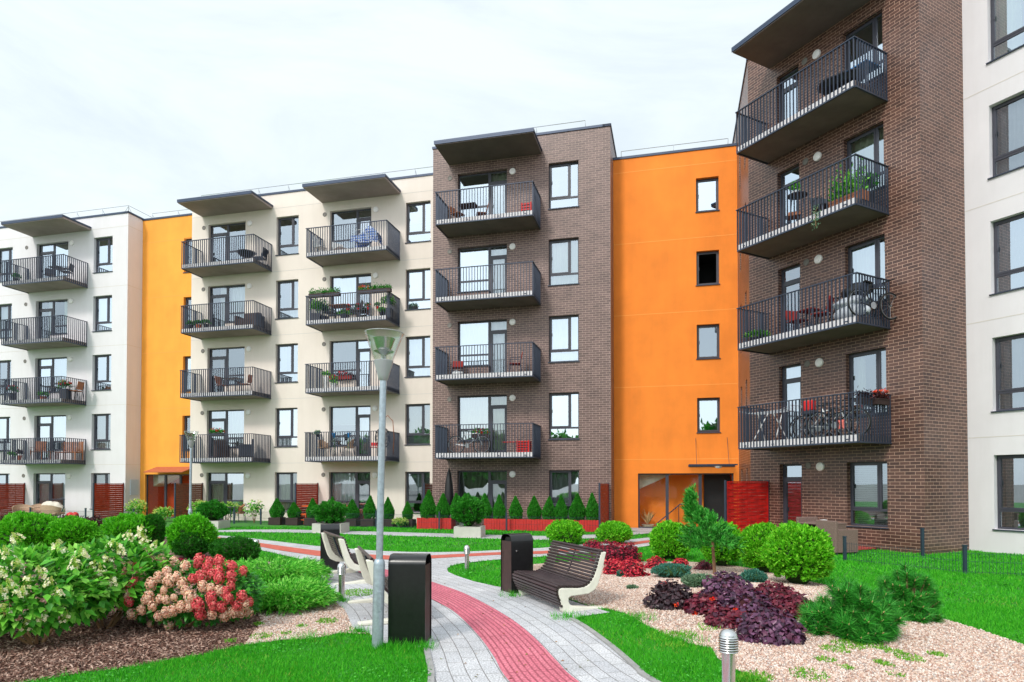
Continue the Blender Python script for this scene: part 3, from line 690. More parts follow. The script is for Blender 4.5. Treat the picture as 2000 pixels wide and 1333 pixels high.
def sheet(name, poly, off, mt, line=None, st=.22):
    poly = densify(poly, st); vs = [Vector(p) for p in poly]; n = len(vs); ed = [(i, (i + 1) % n) for i in range(n)]
    A = np.array(poly); x0, y0 = A.min(0); x1, y1 = A.max(0)
    gx, gy = np.meshgrid(np.arange(x0, x1, st), np.arange(y0, y1, st)); Q = np.stack([gx.ravel(), gy.ravel()], 1); Q = Q[inpoly(Q, poly)]
    dmin = np.array([np.min(np.hypot(A[:, 0] - q[0], A[:, 1] - q[1])) for q in Q]) if len(Q) else np.zeros(0)
    Q = Q[dmin > st * .4]; vs += [Vector(q) for q in Q]
    r = delaunay_2d_cdt(vs, ed, [], 1, 1e-5); V_ = [(v.x, v.y, hgt(v.x, v.y) + off) for v in r[0]]
    me = bpy.data.meshes.new(name); me.from_pydata(V_, [], [tuple(f) for f in r[2]]); me.update(); me.materials.append(mt)
    uv = me.uv_layers.new(name='UVMap').data
    if line is not None:
        Ln = np.array(line); a = Ln[:-1]; d = Ln[1:] - a; l2 = (d ** 2).sum(1); cl = np.concatenate([[0], np.cumsum(np.sqrt(l2))])
        UV = []
        for v in V_:
            p = np.array(v[:2]); t = np.clip(((p - a) * d).sum(1) / l2, 0, 1); q = a + d * t[:, None]; dd = ((p - q) ** 2).sum(1); k = dd.argmin()
            cr = d[k, 0] * (p[1] - q[k, 1]) - d[k, 1] * (p[0] - q[k, 0]); UV.append((cl[k] + t[k] * math.sqrt(l2[k]), math.copysign(math.sqrt(dd[k]), cr)))
    else: UV = [v[:2] for v in V_]
    for l in me.loops: uv[l.index].uv = UV[l.vertex_index]
    nz = sum(p.normal.z for p in me.polygons)
    if nz < 0: me.flip_normals()
    o = bpy.data.objects.new(name, me); link(o); o['kind'] = 'structure'; return o
# near path: pink strip edges, paved outline
PL = [(993.5, 1333), (965.5, 1287), (940, 1251), (912, 1220), (884, 1195), (851, 1177), (828, 1165.7), (790, 1150), (745, 1134), (700, 1120)]
PRt = [(1128, 1333), (1088.7, 1295.9), (1052, 1256.7), (1016, 1224.5), (988, 1205), (946, 1181), (904, 1160), (862, 1144.7), (828, 1133.5), (790, 1123), (745, 1112), (700, 1103)]
pl = gp(PL); pr = gp(PRt)
def ext(l, L=3.2):      # carry a line on under the camera
    a, b = Vector(l[0]), Vector(l[1]); d = (a - b).normalized() + Vector((.12, 0)); return [tuple(a + d * L), tuple(a + d * L * .5)] + l
pl = smoothline(ext(pl)); pr = smoothline(ext(pr))
def resample(l, n):
    A = np.array(l); s = np.concatenate([[0], np.cumsum(np.hypot(*np.diff(A, axis=0).T))]); t = np.linspace(0, s[-1], n); return np.stack([np.interp(t, s, A[:, 0]), np.interp(t, s, A[:, 1])], 1)
cline = [tuple(p) for p in (resample(pl, 60) + resample(pr, 60)) / 2]
M_PAVE = brick_mat('pale_grey_paving', (198, 197, 199), (186, 186, 190), (130, 126, 124), bw=.42, rh=.155, ms=.0045, rough=.85, off=.37, bumpd=.002, noise_amt=.55, pebble=55, spec=.25)
M_PINK = brick_mat('pink_ribbed_paving', (214, 124, 138), (204, 110, 126), (170, 88, 102), bw=.9, rh=.062, ms=.009, rough=.85, off=.4, bumpd=.008, noise_amt=.5, pebble=40, spec=.25)
M_SALMON = brick_mat('salmon_paving', (206, 108, 92), (192, 96, 82), (160, 96, 84), bw=.3, rh=.10, ms=.005, rough=.85, noise_amt=.3, spec=.25)
path_right = gp([(1275, 1333), (1245, 1310), (1200, 1270), (1150, 1232), (1118, 1212), (1135, 1206), (1192, 1198), (1150, 1186), (1100, 1170), (1040, 1158), (1000, 1152), (965, 1146), (925, 1137), (895, 1127), (876, 1119), (873, 1112), (880, 1107), (904, 1101), (940, 1097), (975, 1093)])
path_left = gp([(842, 1333), (837, 1290), (832, 1267), (780, 1262), (742, 1258), (722, 1240), (688, 1228), (672, 1192), (650, 1172), (632, 1150), (612, 1132), (602, 1118), (621, 1100)])
pr0 = Vector(path_right[0]); pl0 = Vector(path_left[0])
near_poly = [(pl0.x + .55, 1.5), tuple(pl0 + Vector((.12, -1.6))), *path_left] + gp([(700, 1085), (830, 1087), (930, 1088)]) + path_right[::-1] + [tuple(pr0 + Vector((.5, -1.6))), (pr0.x + 1.2, 1.5)]
sheet('near_path', near_poly, .012, M_PAVE, cline)
pink_poly = [tuple(p) for p in pl] + [tuple(p) for p in pr[::-1]]
sheet('pink_strip', pink_poly, .018, M_PINK, cline)
ct = gp([(395, 1044), (408, 1045.4), (464, 1049.6), (548, 1059.4), (618, 1067.8), (688, 1073.4), (744, 1077.6), (800, 1079.5), (856, 1079.9), (910, 1079), (968, 1076.2), (1058, 1071.5), (1150, 1064), (1240, 1054), (1272, 1050.5), (1330, 1044)])
cb = gp([(385, 1050), (405, 1051.5), (486, 1070.6), (553.6, 1086), (620.8, 1101.4), (690, 1106), (760, 1108), (830, 1108), (880, 1107), (904, 1101.3), (971, 1094.5), (1058, 1088.7), (1150, 1081), (1240, 1072), (1273, 1066), (1330, 1056)])
m1 = gp([(395, 1046.5), (408, 1047.8), (478, 1058), (548, 1067.8), (618, 1077), (690, 1083), (760, 1087), (825, 1087.4), (904, 1083.5), (972, 1080.5), (1058, 1078), (1150, 1071), (1240, 1060), (1272, 1056), (1330, 1048)])
m2 = gp([(390, 1048), (406, 1050), (483, 1065), (548, 1077), (618, 1087.4), (690, 1093), (760, 1095), (825, 1093.8), (904, 1089.3), (972, 1085.5), (1058, 1083.7), (1150, 1076), (1240, 1065.5), (1272, 1060.5), (1330, 1052)])
cc = [tuple((Vector(a) + Vector(b)) / 2) for a, b in zip(m1, m2)]
sheet('crossing_path', ct + cb[::-1], .015, M_PAVE, cc)
sheet('salmon_strip', m1 + m2[::-1], .021, M_SALMON, cc)
tw = gp([(408, 1037), (470, 1035.5), (560, 1035), (640, 1037), (740, 1039.5), (850, 1042.5), (950, 1045.5), (1075, 1048), (1190, 1044), (1260, 1037), (1330, 1032), (1330, 1037), (1262, 1043), (1190, 1051), (1075, 1056), (950, 1053), (850, 1049.5), (740, 1046.5), (640, 1043), (560, 1041), (470, 1040), (408, 1041)])
sheet('terrace_walk', tw, .010, M_PAVE)
pv = [tuple(W2('W', u, d)) for u, d in ((-1.9, 25.9), (-1.9, 24.2), (2.2, 24.0), (2.25, 25.9))]
sheet('entrance_paving', pv, .014, M_PAVE)
M_MULCH = gravel_mat('bark_mulch_ground', [(70, 48, 42), (104, 74, 64), (128, 98, 88), (150, 122, 112)], 38, dist=.03)
M_GRAV = gravel_mat('pink_gravel_ground', [(150, 118, 104), (190, 160, 142), (206, 180, 164), (222, 204, 190), (176, 150, 140)], 48, dist=.02)
mulch = gp([(490, 1084), (478, 1090), (480, 1150), (510, 1215), (478, 1262), (378, 1283), (322, 1292), (252, 1306), (182, 1313), (75, 1331), (-60, 1352), (-260, 1352), (-300, 1120), (-260, 1052), (-100, 1036), (60, 1032), (200, 1036), (330, 1050), (400, 1060), (420, 1076)])
sheet('bark_mulch_bed', mulch, .006, M_MULCH)
grvl = gp([(505, 1092), (560, 1108), (600, 1120), (635, 1152), (652, 1174), (674, 1194), (690, 1230), (716, 1240), (660, 1238), (640, 1244), (612, 1249), (548, 1252), (478, 1262), (510, 1215), (480, 1150)])
sheet('left_gravel_bed', grvl, .008, M_GRAV)
grvr = gp([(1042, 1152), (1030, 1125), (1042, 1103), (1110, 1098), (1190, 1095), (1265, 1098), (1345, 1098), (1420, 1104), (1480, 1113), (1545, 1130), (1600, 1142), (1665, 1155), (1750, 1185), (1845, 1212), (1920, 1234), (2000, 1262), (2080, 1292), (2230, 1360), (2300, 1500), (1600, 1500), (1520, 1345), (1433, 1308), (1403, 1288), (1390, 1268), (1341, 1258), (1290, 1237), (1257, 1220), (1220, 1199), (1192, 1192), (1150, 1184), (1100, 1168)])
sheet('right_gravel_bed', grvr, .009, M_GRAV)
# lawn base
M_LAWN = mat('lawn_ground', (48, 112, 32), .95, var=.25, scale=1.5, c2=(66, 136, 44), bump=.5, bscale=40)
M_FAR = mat('neutral_bounce_ground', (140, 138, 132), .9, var=.1, scale=.4)  # unseen outer ground, made grey to weaken green bounce on balcony undersides
o = nmesh('ground', [(np.array([(-900, -900, -.06), (900, -900, -.06), (900, 900, -.06), (-900, 900, -.06)], float), np.array([(0, 1, 2, 3)]), 0)], [M_FAR]); o['kind'] = 'structure'
gx = np.arange(-38, 20.1, .4); gy = np.arange(1.2, 36.1, .4)
X_, Y_ = np.meshgrid(gx, gy); P_ = np.stack([X_.ravel(), Y_.ravel(), 0 * X_.ravel()], 1); P_[:, 2] = hgt_np(P_) - .004
nx_, ny_ = len(gx), len(gy); ii = (np.arange(ny_ - 1)[:, None] * nx_ + np.arange(nx_ - 1)[None, :]).ravel()[:, None]
o = nmesh('lawn', [(P_, ii + [[0, 1, nx_ + 1, nx_]], 0)], [M_LAWN]); o['kind'] = 'structure'
# grass blades
EXC = [near_poly, ct + cb[::-1], tw, pv, mulch, grvl, grvr]
EXCP = [e_ for e_ in EXC]
def hide(P):
    k = np.zeros(len(P), bool)
    for e_ in EXC: k |= inpoly(P, e_)
    wa, wn = fr('W'); ra, rn = fr('R')
    dW = P @ np.array(wn); uW = P @ np.array(wa); dR_ = P @ np.array(rn); uR = P @ np.array(ra)
    k |= (dW > 26.7) | ((uW > -9.6) & (dW > 24.75)); k |= (dR_ > 16.65) & (uR > -14.9) & (uR < -9.3); k |= (uR >= -9.3) & (dR_ > 18.6)
    return k
blades = []
M_GRASS = leaf_mat('grass_blade', [(34, 128, 18), (54, 164, 28), (72, 186, 34), (108, 208, 50)], .6, .3)
for (y0, y1, dens, h, wd) in ((3.0, 7.2, 10500, .048, .0065), (7.2, 9.5, 5200, .052, .009), (9.5, 13, 2400, .055, .013), (13, 18, 950, .06, .02), (18, 26, 330, .065, .034)):
    for (sx, sgn) in ((1.1, 1), (1.1, -1)):
        n = int((y1 ** 2 - y0 ** 2) * .5 * sx * dens); yy = np.sqrt(RNG.uniform(y0 ** 2, y1 ** 2, n)); xx = RNG.uniform(0, sx, n) * yy * sgn
        P = np.stack([xx, yy], 1)
        patch = np.sin(P[:, 0] * 2.1 + np.sin(P[:, 1] * 1.7)) * np.sin(P[:, 1] * 2.3 + 1) ; P = P[RNG.uniform(0, 1, n) < .8 + .2 * patch]
        P = P[~hide(P)]; n = len(P)
        B = np.concatenate([P, np.zeros((n, 1))], 1); B[:, 2] = hgt_np(B) - .006
        D_ = rv(n, .42); D_[:, 2] = 1
        vt = h * RNG.uniform(.55, 1.25, n) * (1 + .25 * np.sin(P[:, 0] * 5) * np.sin(P[:, 1] * 4.3))
        blades.append((*tris(B, D_, vt, wd * RNG.uniform(.7, 1.3, n)), 0))
M_GRASS2 = leaf_mat('grass_blade_dry', [(96, 150, 34), (138, 176, 60), (170, 184, 84)], .7, .3); M_CLOV = leaf_mat('clover_leaf', [(40, 128, 34), (70, 164, 50), (96, 190, 70)], .6, .25)
for (y0, y1, nt_) in ((3.2, 7.5, 900), (7.5, 11, 700), (11, 16, 500)):
    yy = np.sqrt(RNG.uniform(y0 ** 2, y1 ** 2, nt_)); P = np.stack([RNG.uniform(-.83, .83, nt_) * yy, yy], 1); P = P[~hide(P)]; kb = 9
    Q = np.repeat(P, kb, 0) + RNG.normal(0, .018, (len(P) * kb, 2)); B = np.concatenate([Q, np.zeros((len(Q), 1))], 1); B[:, 2] = hgt_np(B) - .004; D_ = rv(len(Q), .5); D_[:, 2] = 1
    blades.append((*tris(B, D_, .095 * RNG.uniform(.5, 1.2, len(Q)), .0045 * y1 / 6), 0))
    nd = nt_ * 10; yy = np.sqrt(RNG.uniform(y0 ** 2, y1 ** 2, nd)); P = np.stack([RNG.uniform(-.83, .83, nd) * yy, yy], 1); P = P[(np.sin(P[:, 0] * 1.3 + 2 * np.sin(P[:, 1] * .9)) * np.sin(P[:, 1] * 1.7 + P[:, 0])) > .35]; P = P[~hide(P)]
    B = np.concatenate([P, np.zeros((len(P), 1))], 1); B[:, 2] = hgt_np(B); D_ = rv(len(P), .6); D_[:, 2] = .8; blades.append((*tris(B, D_, .05 * RNG.uniform(.6, 1.3, len(P)), .006 * y1 / 6), 1))
    yy = np.sqrt(RNG.uniform(y0 ** 2, y1 ** 2, nd)); P = np.stack([RNG.uniform(-.83, .83, nd) * yy, yy], 1); P = P[(np.sin(P[:, 0] * 2.3 + 1) * np.sin(P[:, 1] * 2.9)) > .45]; P = P[~hide(P)]
    B = np.concatenate([P, np.full((len(P), 1), .035)], 1); B[:, 2] += hgt_np(B); D_ = rv(len(P), 1); D_[:, 2] *= .3; blades.append((*leaves(B, D_, .028 * y1 / 8, .026 * y1 / 8, np.tile([0, 0, 1.], (len(P), 1))), 2))
# longer unmown grass round the bases of posts, bins and along bed edges
ed_ = []
for (x, y, r, k) in ((740, 1268, .16, 300), (800, 1268, .30, 500), (829, 1270, .08, 120), (1000, 1166, .2, 160), (1110, 1208, .25, 260), (700, 1238, .15, 200), (667, 1176, .14, 160), (912, 1119, .12, 90), (1240, 1212, .3, 400), (1330, 1256, .3, 300), (600, 1252, .35, 260), (1885, 1126, .12, 90), (1650, 1100, .12, 80)):
    c = G(x, y); a = RNG.uniform(0, 6.28, k); rr = r * RNG.uniform(0, 1, k); P = np.stack([c.x + np.cos(a) * rr, c.y + np.sin(a) * rr, np.zeros(k)], 1); P[:, 2] = hgt_np(P) - .004; D_ = rv(k, .4); D_[:, 2] = 1
    blades.append((*tris(P, D_, .13 * RNG.uniform(.4, 1.1, k), .007), 0))
o = nmesh('grass', blades, [M_GRASS, M_GRASS2, M_CLOV]); tag(o, 'short mown green grass covering the lawns', 'grass', kind='stuff')
# loose stones and bark chips
def scatter_in(poly, n, ymax):
    A = np.array(poly); x0, y0 = A.min(0); x1, y1 = A.max(0); y0 = max(y0, 3); y1 = min(y1, ymax)
    P = np.stack([RNG.uniform(max(x0, -15), min(x1, 9), n), y0 + (y1 - y0) * RNG.uniform(0, 1, n) ** 1.5], 1); P = P[inpoly(P, poly)]
    return P
OC = np.array([(1, 0, 0), (0, 1, 0), (-1, 0, 0), (0, -1, 0), (0, 0, .7), (0, 0, -.7)], float); OF = np.array([(0, 1, 4), (1, 2, 4), (2, 3, 4), (3, 0, 4), (1, 0, 5), (2, 1, 5), (3, 2, 5), (0, 3, 5)])
def stones(P, s, flat=1.):
    n = len(P); B = np.concatenate([P, np.zeros((n, 1))], 1); B[:, 2] = hgt_np(B) + .012
    q = rv(n); q = nrm(q); t = nrm(np.cross(q, rv(n))); r = np.cross(q, t); M = np.stack([q, t, r], 2)   # rotations
    sc_ = (s * RNG.uniform(.6, 1.4, (n, 1)) * np.ones((1, 3))) * RNG.uniform(.7, 1.2, (n, 3)); v = OC[None] * sc_[:, None, :]
    v = np.einsum('nij,nkj->nki', M, v) + B[:, None]; return v.reshape(-1, 3), (np.arange(n)[:, None, None] * 6 + OF[None]).reshape(-1, 3)
M_STONE = leaf_mat('gravel_stone', [(160, 122, 108), (208, 178, 158), (226, 208, 194), (188, 146, 128), (236, 226, 216), (150, 132, 126)], .8, 0)
def mounds(P): return P
s1 = stones(scatter_in(grvr, 120000, 13), .013); s2 = stones(scatter_in(grvl, 60000, 13), .013)
o = nmesh('gravel', [(*s1, 0), (*s2, 0)], [M_STONE]); tag(o, 'loose pinkish gravel stones spread over the planting beds', 'gravel', kind='stuff')
pm = np.concatenate([scatter_in(mulch, 130000, 12), scatter_in(mulch, 60000, 19)]); n = len(pm); B = np.concatenate([pm, np.zeros((n, 1))], 1); B[:, 2] = hgt_np(B) + .008
D_ = rv(n, 1); D_[:, 2] = np.abs(D_[:, 2]) * .25
M_CHIP = leaf_mat('bark_chip', [(78, 52, 44), (128, 92, 78), (168, 134, 118), (196, 168, 152), (108, 72, 60)], .85, 0)
nn_ = np.tile([0, 0, 1.], (n, 1)) + rv(n, .4)
o = nmesh('bark_chips', [(*leaves(B, D_, .045 * RNG.uniform(.5, 1.5, n), .016, nn_), 0)], [M_CHIP]); tag(o, 'brown bark chips mulching the flower bed', 'bark mulch', kind='stuff')
# weeds on the gravel
wd_ = []
M_WEED = leaf_mat('weed_leaf', [(70, 150, 30), (120, 186, 50), (150, 200, 70)], .6, .3)
for (x, y, r, k) in ((1300, 1245, .16, 260), (1335, 1243, .12, 180), (1385, 1228, .12, 120), (1320, 1262, .08, 120), (1580, 1322, .12, 200), (1612, 1292, .07, 120), (1655, 1308, .05, 60), (1700, 1262, .12, 260), (1726, 1300, .06, 160), (1775, 1288, .10, 220), (1745, 1276, .07, 140), (1830, 1282, .06, 130), (1630, 1272, .10, 200), (1655, 1262, .12, 260), (1750, 1322, .05, 40),
                     (512, 1246, .10, 160), (590, 1226, .05, 80), (505, 1222, .05, 80), (450, 1255, .05, 60), (640, 1216, .10, 200), (700, 1160, .22, 500), (1200, 1122, .05, 60), (1480, 1325, .10, 180), (560, 1240, .05, 60), (1222, 1128, .04, 60), (1460, 1330, .1, 200)):
    c = G(x, y); a = RNG.uniform(0, 6.28, k); rr = r * np.sqrt(RNG.uniform(0, 1, k)) * 1.3; P = np.stack([c.x + np.cos(a) * rr, c.y + np.sin(a) * rr * 1.2, np.zeros(k)], 1); P[:, 2] = hgt_np(P) + .005
    D_ = rv(k, .6); D_[:, 2] = .9; wd_.append((*leaves(P, D_, .04 * RNG.uniform(.5, 1.3, k), .012), 0))
o = nmesh('weeds', wd_, [M_WEED]); tag(o, 'small tufts of green weeds growing in the gravel', 'weeds', kind='stuff')
k = 170; P = scatter_in(near_poly, 420, 13)[:k]; B = np.concatenate([P, np.full((len(P), 1), .022)], 1); D_ = rv(len(P), 1); D_[:, 2] = .05
o = nmesh('fallen_leaves', [(*leaves(B, D_, .035 * RNG.uniform(.4, 1.2, len(P)), .02, np.tile([0, 0, 1.], (len(P), 1))), 0)], [leaf_mat('fallen_leaf', [(150, 100, 50), (190, 140, 70), (120, 84, 60), (130, 150, 60)], .8, .1)]); tag(o, 'small dry leaves and crumbs scattered on the paved path', 'fallen leaves', kind='stuff')
# kerb edging
def edging(name, pts, off=.03, wd=.06):
    m = MB(); P = [Vector((x, y, hgt(x, y))) for x, y in smoothline(pts, 5)]; vs = []; fs = []
    for i, p in enumerate(P):
        t = (P[min(i + 1, len(P) - 1)] - P[max(i - 1, 0)]).normalized(); n = Vector((-t.y, t.x, 0))
        vs += [p - n * wd / 2 - Vector((0, 0, .05)), p - n * wd / 2 + Vector((0, 0, off)), p + n * wd / 2 + Vector((0, 0, off)), p + n * wd / 2 - Vector((0, 0, .05))]
    for i in range(len(P) - 1):
        for k in range(3): fs.append((i * 4 + k, i * 4 + k + 1, (i + 1) * 4 + k + 1, (i + 1) * 4 + k))
    m.add(vs, fs); o = m.build(name, mat('edging_concrete', (150, 148, 146), .85, var=.15, scale=8)); o['kind'] = 'structure'
edging('path_kerb', [tuple(Vector(path_left[0]) + Vector((.12, -1.6))), *path_left[:3]]); edging('path_kerb', [tuple(pr0 + Vector((.5, -1.6))), *path_right[:5]])
#PLANTS

def up_mix(Dr, k): D_ = Dr.copy(); D_[:, 2] += k; return nrm(D_)
def bedrock(me_o, label, cat, group=None, kind=None): return tag(me_o, label, cat, group, kind)
def at_ground(o, c): o.location = c; return o
L_BALL = leaf_mat('thuja_bright', [(66, 148, 14), (92, 186, 24), (120, 212, 40), (160, 228, 66)], .5, .3)
L_BALLD = leaf_mat('thuja_dark', [(26, 92, 18), (40, 118, 22), (60, 140, 32)], .5, .3)
L_BALLM = leaf_mat('thuja_mid', [(60, 150, 18), (90, 190, 28), (128, 218, 52)], .5, .3)
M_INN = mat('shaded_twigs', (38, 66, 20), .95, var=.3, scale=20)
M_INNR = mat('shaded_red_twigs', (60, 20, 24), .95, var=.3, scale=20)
def ball(name, label, c, rx, ry, h, mt, nfr=1100, L=.10, group=None, cat='shrub', lump=.05):
    """rounded conifer made of feathery sprays round a twiggy core"""
    d = sphere_dirs(nfr, -.75); rg = RNG.uniform(.86, 1.03, (nfr, 1)); k = 1 + lump * (np.sin(d @ RNG.normal(0, 4, 3)) + np.sin(d @ RNG.normal(0, 7, 3)))
    rad = np.array([rx, ry, h * .5]); P = d * rad * rg * k[:, None]; P[:, 2] += h * .52
    D_ = nrm(d / rad) * .8 + rv(nfr, .35); D_[:, 2] += .45
    V_, F = frond_set(P - nrm(D_) * L * .5, D_, 8, L, L * .26)
    V_[:, 2] = np.maximum(V_[:, 2], .0)
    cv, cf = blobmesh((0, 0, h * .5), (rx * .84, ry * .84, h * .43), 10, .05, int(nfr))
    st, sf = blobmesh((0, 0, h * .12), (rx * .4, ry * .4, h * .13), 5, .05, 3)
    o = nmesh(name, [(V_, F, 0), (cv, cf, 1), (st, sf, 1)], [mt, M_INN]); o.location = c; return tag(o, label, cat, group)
def pxsize(px, c): return px * math.hypot(c.x, c.y) * .985 / FPX     # width of a picture span at a ground point
GB = 'clipped round conifers'
for (x, y, wpx, hpx, label, mt, nf) in (
    (1575, 1146, 132, 118, 'large bright green round shrub at the right end of the ball shrubs', L_BALL, 2200),
    (1502, 1122, 98, 98, 'bright green round shrub half hidden behind the largest ball shrub', L_BALL, 1700),
    (1416, 1108, 84, 88, 'bright green round shrub right behind the trunk of the small pine', L_BALL, 1500),
    (1313, 1096, 86, 78, 'bright green round shrub left of the small pine trunk', L_BALL, 1500),
    (1204, 1064, 76, 46, 'low round green shrub in front of the orange wall corner', L_BALL, 1100),
    (1107, 1066, 82, 52, 'low round green shrub just behind the back of the right bench', L_BALL, 1100),
    (361, 1092, 90, 80, 'round bright green shrub in front of the far street lamp', L_BALLM, 1600),
    (240, 1072, 104, 60, 'wide green shrub in front of the orange brown woven screen beside the left orange block', L_BALLM, 1600),
    (125, 1084, 92, 62, 'green round shrub behind the cream flowers, right of the leftmost ball shrub', L_BALLM, 1500),
    (30, 1086, 110, 70, 'large green round shrub cut by the left edge of the picture', L_BALLM, 1600)):
    c = G(x, y); r = pxsize(wpx / 2, c) * .87; h = pxsize(hpx, c) * .91
    ball('ball_shrub', label, Vector((c.x, c.y + r * .55, c.z)), r, r * .95, h, mt, nf, .11 * (r / .5) ** .3, GB)
for (x, y, wpx, hpx, label) in ((363, 1094, 60, 48, 'small dark green dense ball shrub in front of a larger bright one'), (455, 1104, 76, 48, 'dark green low double shrub beside the left bollard light'), (428, 1094, 40, 36, 'small dark green cushion shrub touching the low double shrub'), (292, 1070, 40, 56, 'dark green upright shrub behind the wide green shrub')):
    c = G(x, y); r = pxsize(wpx / 2, c); h = pxsize(hpx, c)
    ball('dwarf_shrub', label, Vector((c.x, c.y + r * .5, c.z)), r, r * .9, h, L_BALLD, 1300, .07, 'dark dwarf conifers')
# spreading junipers
L_JUN = leaf_mat('juniper_green', [(48, 146, 30), (80, 184, 44), (124, 216, 70), (170, 232, 110)], .5, .3)
L_JUND = leaf_mat('juniper_inner', [(20, 84, 18), (40, 122, 24)], .5, .2)
def juniper(label, c, rx, ry, h, n=230, group='spreading junipers'):
    Ps = []; Ds = []; br = MB()
    a = RNG.uniform(0, 2 * np.pi, n); el = RNG.uniform(.05, .75, n)
    for i in range(n):
        d = np.array([math.cos(a[i]) * rx, math.sin(a[i]) * ry, 0]); e = h * (.25 + .75 * el[i]); m = 12
        t = np.linspace(.25, 1, m)[:, None] * (1 - .45 * el[i] ** 2)
        p = d * t + np.array([0, 0, 1.]) * (e * np.sin(t * 1.9)) + rv(m, .012)
        dd = np.gradient(p, axis=0); Ps.append(p); Ds.append(nrm(dd) + rv(m, .2))
    P = np.concatenate(Ps); Dr = np.concatenate(Ds); P[:, 2] = np.maximum(P[:, 2], .02)
    V_, F = frond_set(P, Dr, 6, .14, .014, .55)
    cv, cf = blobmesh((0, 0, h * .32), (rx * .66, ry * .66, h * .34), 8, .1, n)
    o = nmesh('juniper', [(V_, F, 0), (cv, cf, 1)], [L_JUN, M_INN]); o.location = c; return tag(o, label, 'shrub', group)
c = G(560, 1205); juniper('front feathery green juniper spreading over the left gravel', Vector((c.x - .30, c.y + .62, 0)), .70, .62, .42, 330)
c = G(500, 1150); juniper('rear feathery juniper behind the other, close to the left bollard', Vector((c.x - .08, c.y + .9, 0)), .92, .8, .48, 330)
# blue juniper mats in the right bed
L_BLUE = leaf_mat('blue_juniper', [(30, 88, 72), (60, 126, 108), (96, 152, 130)], .5, .15); L_SAGE = leaf_mat('sage_juniper', [(70, 112, 84), (106, 142, 110), (140, 164, 130)], .5, .15)
for (x, y, wpx, hpx, label, mt) in ((1317, 1131, 74, 32, 'blue green cushion conifer left of the small pine trunk', L_BLUE), (1373, 1149, 62, 30, 'sage green cushion conifer in front of the small pine trunk', L_SAGE), (1478, 1140, 46, 28, 'small blue green conifer behind the dark purple leaves', L_BLUE), (1236, 1152, 20, 11, 'tiny sage tuft alone on the gravel behind the right bench', L_SAGE), (1212, 1128, 12, 16, 'tiny blue green sprig beside the crimson leaves', L_BLUE)):
    c = G(x, y); r = pxsize(wpx / 2, c); h = pxsize(hpx, c) * .85
    ball('cushion_conifer', label, Vector((c.x, c.y + r * .6, c.z - .02)), r, r * .9, h, mt, 700 if wpx > 30 else 120, .05, 'cushion conifers', lump=.1)
# heucheras: mounds of ruffled leaves
def heuchera(label, c, r, h, cols, n=260, ls=.085, flowers=None, group=None, ry=None):
    ry = ry or r; d = sphere_dirs(n, -.15); P = d * np.array([r, ry, h]) * RNG.uniform(.75, 1.02, (n, 1)); P[:, 2] = np.abs(P[:, 2])
    nor = nrm(d * .8 + np.array([0, -.1, .7]) + rv(n, .5)); P = P + rv(n, .018); t = nrm(np.cross(nor, rv(n))); b = np.cross(nor, t); m = 10
    s = ls * RNG.uniform(.6, 1.25, (n, 1)); vs = [P + nor * .012]
    for k in range(m):
        an = 2 * np.pi * k / m + .2; rr = (1.0 if k % 2 == 0 else .72) * RNG.uniform(.85, 1.15, (n, 1)) * (.55 if k == 0 else 1)
        vs.append(P + (t * math.cos(an) + b * math.sin(an)) * s * .55 * rr + nor * s * RNG.uniform(-.2, .1, (n, 1)))
    V_ = np.stack(vs, 1).reshape(-1, 3); i = np.arange(n)[:, None] * (m + 1); F = np.concatenate([i + [[0, 1 + k, 1 + (k + 1) % m]] for k in range(m)], 0)
    V_[:, 2] = np.maximum(V_[:, 2], .004)
    cv, cf = blobmesh((0, 0, h * .25), (r * .7, ry * .7, h * .55), 7, .05, n)
    ch = [(V_, F, 0), (cv, cf, 1)]; ms = [cols, M_INNR]
    if flowers:
        k = flowers; d2 = sphere_dirs(k * 12, .1)[:k * 12]; q = np.repeat(nrm(RNG.normal(0, 1, (k, 3)) * [1, 1, .3] + [0, -.9, .5]) * np.array([r, ry, h]) * 1.0, 12, 0)
        ch.append((*leaves(q + rv(len(q), .012), rv(len(q)), .035, .03), 2)); ms.append(leaf_mat('orange_red_petal', [(210, 30, 20), (240, 80, 20), (230, 20, 60)], .5, .2))
    o = nmesh('coral_bells', ch, ms); o.location = c; return tag(o, label, 'plant', group)
L_PUR = leaf_mat('purple_leaf', [(40, 24, 36), (66, 40, 62), (92, 56, 84), (84, 36, 54), (126, 84, 116)], .32, .08)
L_BLK = leaf_mat('blackish_leaf', [(32, 24, 30), (56, 40, 46), (84, 62, 68)], .32, .08)
L_WINE = leaf_mat('wine_leaf', [(60, 20, 30), (96, 26, 44), (120, 40, 56), (60, 26, 46)], .35, .1)
L_CRIM = leaf_mat('crimson_leaf', [(120, 8, 34), (176, 16, 48), (212, 40, 62), (232, 100, 96)], .45, .2)
L_CRIMD = leaf_mat('crimson_dark_leaf', [(86, 8, 30), (136, 14, 46), (184, 34, 66)], .45, .2)
GP = 'dark leaved coral bells in the right gravel bed'
